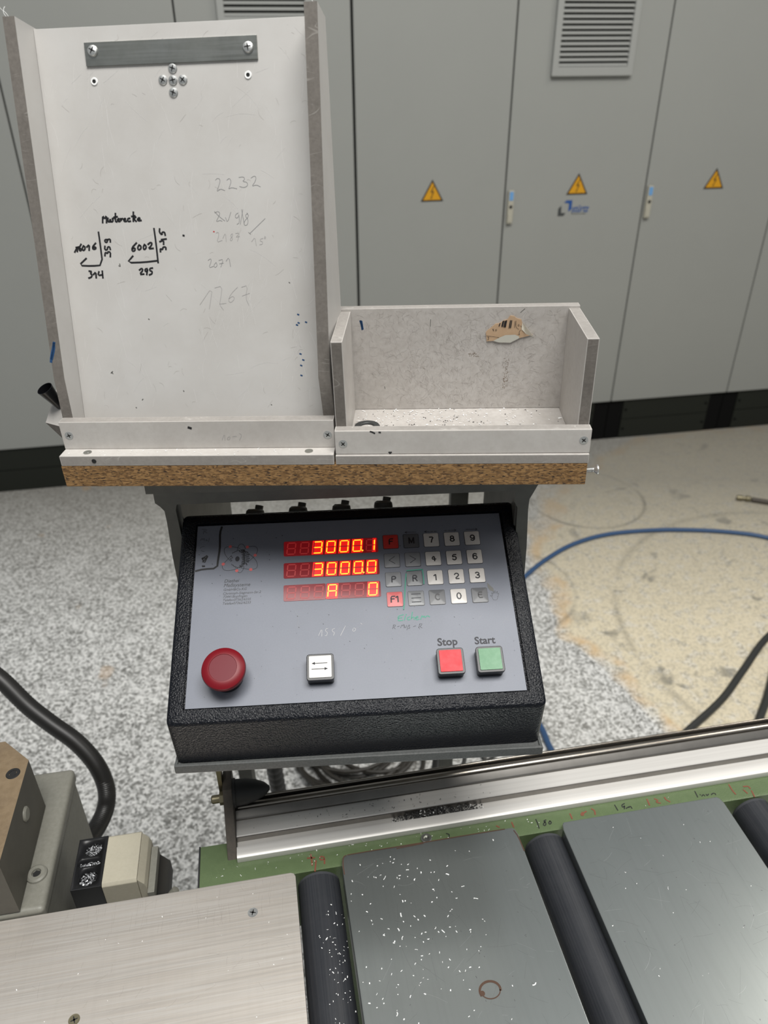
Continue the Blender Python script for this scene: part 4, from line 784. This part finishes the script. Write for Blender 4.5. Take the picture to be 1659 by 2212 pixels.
gp(MB().prism([(.5750,.8403),(.5750,.8530),(.5762,.8545),(.5825,.8590),(.5838,.8585),(.5842,.8403)], 0, -.0755, .95), 'back_ledge', 'profdark', 'dull dark ledge')
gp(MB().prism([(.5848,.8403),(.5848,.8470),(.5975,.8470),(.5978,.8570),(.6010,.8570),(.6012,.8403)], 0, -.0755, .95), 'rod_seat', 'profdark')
gp(MB().lathe([(0,0),(.0056,0),(.0056,1.02),(0,1.02)], (-.073,.5912,.8530), (1,0,0), 24), 'round_rod', 'rod', 'round steel rod')
gp(MB().lathe([(0,0),(.0016,0),(.0016,1.02),(0,1.02)], (-.073,.5993,.8585), (1,0,0), 12), 'thin_rod', 'rod')
gp(MB().prism([(.6180,.8900),(.6130,.8930),(.5860,.8930),(.5810,.8870),(.5270,.8330),(.5270,.790),(.545,.775),(.6180,.775)], 0, -.0865, -.0760, .0012), 'end_plate', 'endplate', 'dark brown steel end plate')
gp(MB().lathe([(0,0),(.0165,0),(.0165,.003),(.0150,.0031),(.0150,.006),(.0145,.015),(.0120,.026),(.0075,.036),(.0025,.0415),(0,.0420)], (-.0760,.5930,.8775), (1,0,0), 36), 'rubber_bumper', 'rubber', 'pointed black rubber bumper')
gp(MB().lathe([(0,0),(.0075,0),(.0075,.0045),(.0045,.0046),(.0045,.013),(.0035,.014),(0,.014)], (-.0865,.5860,.8800), (-1,0,0), 6).lathe([(.0048,.004),(.0048,.0125),(0,.0125)], (-.0865,.5860,.8800), (-1,0,0), 20), 'bolt', 'brass')
gp(MB().box(-.0915,-.0870,.596,.612,.872,.915), 'bracket_strip', 'brass')
# legs of the guide rail
for x in (.30,.90): gp(MB().box(x-.015,x+.015,.56,.59,0,.8400), 'leg', 'endplate')
# ------------------------------------------------------------------ machine parts on the left
mb_ = thing('machine_head_block', 'brown topped steel block with chamfered corner at the left edge', 'machine', TBF @ Matrix.Translation((-.36,.56,.855)))
cm = Matrix.Translation((.36,-.56,-.855))
b_ = MB(); b_.prism([(-.2945,.503),(-.2945,.6320),(-.3270,.6650),(-.46,.6650),(-.46,.503)], 2, .8560, .9350, .0006)
for f in b_.bm.faces:
    f.normal_update(); f.material_index = 0 if f.normal.z > .8 else 1
o = b_.build('block', ['brownblock','blockside'], mb_); o.matrix_basis = cm
hx = {'s1':(-0.0599,0.4631,0.85),'s2':(-0.2239,0.3906,0.85),'ring':(0.1587,0.3469,0.85),'bolt':(0.1365,0.5201,0.84),'hx':(-0.3073,0.6154,0.935),'cap':(-0.2864,0.5439,0.855),'knob':(-0.1565,0.5387,0.8)}['hx']
o = MB().lathe([(.0075,.0),(.0068,.0007),(.0040,.0007),(.0038,-.0005)], (hx[0],hx[1],.9350), (0,0,1), 24).lathe([(.0040,.0004),(0,.0004)], (hx[0],hx[1],.9350), (0,0,1), 6).build('socket_screw', 'dark', mb_); o.matrix_basis = cm
o = MB().lathe([(0,0.0028),(.0065,.0025),(.0082,.0010),(.0084,-.002)], (-.2945,.583,.9060), (1,0,0), 30).build('plug', 'housing', mb_, 'round grey plug on the side'); o.matrix_basis = cm
hs = thing('machine_housing', 'grey cast machine housing with a rounded lid edge beside the brown block', 'machine', TBF @ Matrix.Translation((-.36,.58,0)))
ch = Matrix.Translation((.36,-.58,0))
o = MB().box(-.50,-.2735,.502,.6800,.02,.8360,.003).build('body', 'housing', hs); o.matrix_basis = ch
o = MB().box(-.50,-.2715,.502,.6850,.8362,.8550,.0065, seg=4).build('lid', 'housing', hs); o.matrix_basis = ch
o = MB().box(-.50,-.30,.51,.66,0,.02).build('foot', 'blockside', hs); o.matrix_basis = ch
cp_ = {'s1':(-0.0599,0.4631,0.85),'s2':(-0.2239,0.3906,0.85),'ring':(0.1587,0.3469,0.85),'bolt':(0.1365,0.5201,0.84),'hx':(-0.3073,0.6154,0.935),'cap':(-0.2864,0.5439,0.855),'knob':(-0.1565,0.5387,0.8)}['cap']
o = MB().lathe([(0,.001),(.0045,.001),(.0050,.0035),(.0085,.0035),(.0105,.0020),(.0110,0)], (cp_[0],cp_[1],.8550), (0,0,1), 30).build('round_cap', 'housing', hs, 'round grey cap with recess'); o.matrix_basis = ch
o = MB().lathe([(.0045,.0012),(0,.0012)], (cp_[0],cp_[1],.8550), (0,0,1), 6).build('recess', 'dark', hs); o.matrix_basis = ch
# clamp
ck = thing('clamp_jaw', 'black and beige clamp block with chip-filled holes behind the aluminium plate', 'clamp', TBF @ Matrix.Translation((-.22,.566,.70)))
cc = Matrix.Translation((.22,-.566,-.70))
bb = MB(); bm = bb.bm
bb.box(-.2566,-.2242,.5352,.5986,.780,.830,.0006)
blk = bb.build('black_block', 'clampblack', ck); blk.matrix_basis = cc
def cut(obj_, cutter_mb):
    co_ = cutter_mb.build('tmp_cut', 'clampblack', obj_.parent); co_.matrix_basis = obj_.matrix_basis.copy()
    md = obj_.modifiers.new('b', 'BOOLEAN'); md.operation = 'DIFFERENCE'; md.object = co_; md.solver = 'EXACT'
    bpy.context.view_layer.update(); dg = bpy.context.evaluated_depsgraph_get(); me = bpy.data.meshes.new_from_object(obj_.evaluated_get(dg))
    obj_.modifiers.clear(); obj_.data = me; me.name = obj_.name; bpy.data.objects.remove(co_)
holes = [(-.2392,.5845,.0098),(-.2400,.5490,.0105)]
for hx_, hy_, hr_ in holes: cut(blk, MB().lathe([(0,-.0085),(hr_,-.0085),(hr_,.01),(0,.01)], (hx_,hy_,.830), (0,0,1), 32))
cut(blk, MB().prism(rr(-.2540,-.2280,.5625,.5710,.0040,4), 2, .8215, .84))
for k_, (hx_, hy_, hr_) in enumerate(holes+[(-.2410,.5668,0)]):
    c_ = MB(); rnd = random.Random(k_)
    for _ in range(170):
        if hr_: r_ = hr_*math.sqrt(rnd.random())*.92; t = rnd.random()*6.283; x, y = hx_+r_*math.cos(t), hy_+r_*math.sin(t)
        else: x, y = hx_+(rnd.random()-.5)*.021, hy_+(rnd.random()-.5)*.0065
        z = .8218+rnd.random()*.0035; v = [Vector((x,y,z))+Vector((rnd.uniform(-1,1),rnd.uniform(-1,1),rnd.uniform(-.5,.5)))*.0016 for _ in range(3)]
        c_.bm.faces.new([c_.bm.verts.new(p) for p in v])
    o = c_.build('chip_filling', 'chip', ck, 'bright metal chips', 'stuff', smooth=0); o.matrix_basis = cc
o = MB().prism([(.5352,.780),(.5352,.8270),(.5380,.8302),(.5962,.8302),(.5986,.8280),(.5986,.780)], 0, -.2240, -.1866, .0008).build('beige_block', 'clampbeige', ck); o.matrix_basis = cc
o = MB().prism([(-.1864,.780),(-.1864,.8295),(-.1800,.8200),(-.1780,.8120),(-.1780,.780)], 1, .5360, .5960, .0008).build('sloped_end', 'clampbeige', ck); o.matrix_basis = cc
o = MB().box(-.1776,-.1700,.530,.5880,.765,.812,.0008).build('backing_plate', 'housing', ck); o.matrix_basis = cc
o = MB().prism([(-.1698,.765),(-.1698,.800),(-.1600,.785),(-.1600,.765)], 1, .535, .585).build('black_bracket', 'clampblack', ck); o.matrix_basis = cc
kn = {'s1':(-0.0599,0.4631,0.85),'s2':(-0.2239,0.3906,0.85),'ring':(0.1587,0.3469,0.85),'bolt':(0.1365,0.5201,0.84),'hx':(-0.3073,0.6154,0.935),'cap':(-0.2864,0.5439,0.855),'knob':(-0.1565,0.5387,0.8)}['knob']
o = MB().lathe([(0,0),(.0042,0),(.0046,.002),(.0046,.009),(0,.010)], (kn[0],kn[1]+.002,.785), (.6,.1,.6), 20).build('knob', 'housing', ck); o.matrix_basis = cc
o = MB().box(-.25,-.18,.545,.590,0.70,.779).build('stem', 'blockside', ck); o.matrix_basis = cc
o = MB().box(-.26,-.17,.53,.60,0,.70).build('column', 'blockside', ck); o.matrix_basis = cc
# ------------------------------------------------------------------ hoses and cables
hp = catmull([(-0.6606,0.8559,0.8508),(-0.6191,0.8468,0.8357),(-0.5777,0.8319,0.811),(-0.5363,0.8109,0.7763),(-0.5019,0.7967,0.7529),(-0.4639,0.7822,0.7289),(-0.435,0.7652,0.7007),(-0.4201,0.7472,0.6709),(-0.4172,0.7246,0.6527),(-0.4196,0.6895,0.6527),(-0.4223,0.6523,0.6686),(-0.4248,0.6161,0.686)], 22)
o = MB().tube(hp, .0125, 16, True, lambda i: .0128 + (.0003 if i % 2 else -.0002)).build('corrugated_hose', 'hose')
tag(o, 'thick black corrugated hose arching down at the left behind the machine housing', 'hose')
bh = catmull([(0.4347,2.0846,0.008),(0.5177,2.1934,0.008),(0.6126,2.2948,0.008),(0.728,2.3867,0.008),(0.8687,2.45,0.008),(1.04,2.4777,0.008),(1.2045,2.4786,0.008),(1.361,2.4594,0.008),(1.4858,2.4177,0.008),(1.6138,2.311,0.008)], 8)
z_ = lambda l: [(p[0], p[1], .0085) for p in l]
full = [(1.95,1.9),(2.1,2.15),(1.95,2.32)] 
path = z_(bh)
loop = catmull([path[0], (.44,2.10,.0085), (.36,1.85,.0085), (.39,1.60,.0085), (.4318,1.4707,.0085), (.4461,1.3857,.0085), (.50,1.20,.0085), (.62,1.0,.0085)], 8)
o = MB().tube(list(reversed(loop[1:])) + path, .0085, 12).build('air_hose', 'bluehose')
tag(o, 'blue air hose curving across the floor right of the console', 'hose')
def cable(n_, pts, r, m, lab, cat='cable', sub=8):
    o = MB().tube(catmull(pts, sub), r, 10).build(n_, m); tag(o, lab, cat); return o
cable('floor_cable', [(1.62,2.05,.0105),(1.40,1.96,.0105),(1.2287,1.8399,.0105),(1.0869,1.6883,.0105),(.9754,1.5685,.0105),(.8416,1.4561,.0105),(.70,1.34,.0105)], .0105, 'cable', 'black cable running diagonally over the cream dust patch, the longer of the two at right')
cable('floor_cable', [(1.40,2.02,.0110),(1.25,1.80,.0110),(1.1157,1.5854,.0110),(1.0477,1.4878,.0110),(.95,1.34,.0110)], .0110, 'cable', 'black cable at the right picture edge, only a short piece visible above the guide rail')
bz = thing('brass_nozzle_hose', 'brown hose with a brass coupling lying on the floor at the right edge', 'hose', Matrix.Translation((1.53,2.71,0)))
o = MB().tube(catmull([(1.545,2.706,.012),(1.62,2.678,.012),(1.8,2.62,.012),(2.0,2.6,.012)], 8), .0100, 12).build('hose', 'endplate', bz); o.matrix_basis = Matrix.Translation((-1.53,-2.71,0))
o = MB().lathe([(0,0),(.010,0),(.011,.004),(.011,.022),(.008,.024),(.008,.034),(.012,.036),(.012,.050),(.009,.056),(0,.056)], (1.488,2.722,.013), (.96,-.24,0), 20).build('coupling', 'brass', bz); o.matrix_basis = Matrix.Translation((-1.53,-2.71,0))
# cable coil on the floor under the console
rc = random.Random(5); pts = []
for k in range(8*28):
    t = 2*math.pi*k/28; n_ = k/28
    r_ = .135 + .022*math.sin(n_*2.2+1) ; cx_, cy_ = -.075 + .035*math.sin(n_*1.7), 1.405 + .035*math.cos(n_*2.9)
    pts.append((cx_ + r_*1.05*math.cos(t), cy_ + r_*math.sin(t), .0065 + .0045*(n_) + .003*math.sin(t*2+n_)))
o = MB().tube(pts, .0062, 8).build('cable_coil', 'coilcable'); tag(o, 'coil of dusty grey cable lying on the floor under the console', 'cable coil')
# conduit hanging from the console
cdp = catmull([(-.170,.76,1.03),(-.185,.84,.86),(-.205,.93,.62),(-.220,1.00,.40),(-.22,1.05,.2),(-.20,1.10,.03),(-.15,1.2,.018)], 26)
o = MB().tube(cdp, .0135, 14, True, lambda i: .0150 + (.0014 if i % 3 == 0 else -.0006)).build('spiral_conduit', 'hose'); tag(o, 'dark spiral conduit dropping to the floor beside the left post of the stand', 'conduit')
cable('hanging_cable', [(.085,.74,1.03),(.088,.82,.8),(.090,.95,.45),(.085,1.04,.2),(.06,1.12,.02),(-.02,1.18,.008)], .0060, 'cable', 'thin black cable hanging down left of the right post')
cable('hanging_cable', [(.120,.74,1.03),(.135,.85,.8),(.155,1.0,.45),(.17,1.15,.2),(.20,1.28,.03),(.30,1.38,.008)], .0045, 'cable', 'thin black cable hanging down just right of the right post')
cable('hanging_cable', [(.140,.74,1.03),(.165,.88,.75),(.20,1.05,.42),(.24,1.22,.15),(.27,1.32,.02),(.22,1.42,.008),(.10,1.40,.008)], .0045, 'cable', 'rightmost thin black cable under the console')
# ------------------------------------------------------------------ loose shavings (stuff)
def shavings(name, F, n, pos, size, m, label, seed, par=None):
    rnd = random.Random(seed); b_ = MB()
    for _ in range(n):
        p = Vector(pos(rnd)); L_ = size*rnd.uniform(.4, 1.6)*(1 if rnd.random() < .85 else 2); a = rnd.random()*6.283; w_ = size*rnd.uniform(.12, .4); cur = rnd.uniform(-2.0, 2.0); K = 3
        l, r = [], []
        for k in range(K+1):
            q = p + Vector((math.cos(a), math.sin(a), 0))*0
            nx = Vector((-math.sin(a), math.cos(a), rnd.uniform(-.3,.3)))*w_
            l.append(b_.bm.verts.new(p+nx+Vector((0,0,w_*.6)))); r.append(b_.bm.verts.new(p-nx+Vector((0,0,.0002))))
            p = p + Vector((math.cos(a), math.sin(a), rnd.uniform(-.1,.25)))*L_/K; a += cur/K
        for k in range(K): b_.bm.faces.new((l[k], l[k+1], r[k+1], r[k]))
    o = b_.build(name, m, None, smooth=0); o.matrix_world = F; tag(o, label, 'shavings', kind='stuff'); return o
def gpos(x0, x1, y0, y1, z, cx, sx):
    def f(r):
        while True:
            x = r.gauss(cx, sx)
            if x0 < x < x1: break
        return (x, r.uniform(y0, y1), z)
    return f
shavings('plastic_shavings', TBF, 250, gpos(.041,.232,.20,.500,.8502,.085,.045), .0015, 'chipwhite', 'white plastic shavings scattered over the left steel cover plate', 1)
def rpos(r):
    x = min(.0325, max(-.008, r.gauss(.021,.010))); return (x, r.uniform(.22,.46), .8252+math.sqrt(max(1e-6, .0232**2-(x-.0105)**2)))
shavings('plastic_shavings', TBF, 115, rpos, .0012, 'chipwhite', 'white plastic shavings sprinkled on the first dark roller', 2)
shavings('plastic_shavings', TBF, 30, gpos(.295,.485,.22,.50,.8502,.36,.08), .0010, 'chipwhite', 'few white specks on the right steel cover plate', 3)
shavings('plastic_shavings', TBF, 45, gpos(-.34,-.02,.25,.49,.8502,-.10,.12), .0010, 'chipwhite', 'few white specks on the brushed aluminium plate', 4)
shavings('plastic_shavings', TBF, 70, gpos(-.10,.50,.5125,.5280,.8403,.10,.15), .0011, 'chipwhite', 'white specks along the top of the green rail', 5)
def gpos2(r):
    x = r.triangular(.100,.215,.150); return (x, r.uniform(.5442,.5530), .8430+r.random()*.008*(1-abs(x-.155)/.06 if abs(x-.155) < .06 else 0))
shavings('swarf_pile', TBF, 420, gpos2, .0022, 'chipdark', 'dark swarf packed in the groove of the guide rail', 6)
shavings('swarf_pile', TBF, 60, gpos2, .0018, 'chipwhite', 'pale chips mixed in the swarf in the guide rail groove', 16)
shavings('swarf_crumbs', TBF, 60, gpos(-.06,.30,.5560,.5735,.8515,.08,.08), .0010, 'chipdark', 'black crumbs on the flat strip of the guide rail', 7)
shavings('box_shavings', SHF, 160, gpos(.256,.445,.055,.098,.0089,.30,.08), .0015, 'chipwhite', 'white shavings on the bottom of the small box', 8)
shavings('box_crumbs', SHF, 60, gpos(.256,.445,.060,.097,.0089,.33,.07), .0013, 'chipdark', 'dark crumbs on the bottom of the small box', 9)
shavings('ledge_shavings', SHF, 40, gpos(.006,.238,.002,.0130,.0099,.12,.09), .0011, 'chipwhite', 'white shavings on the front ledge of the tall tray', 10)
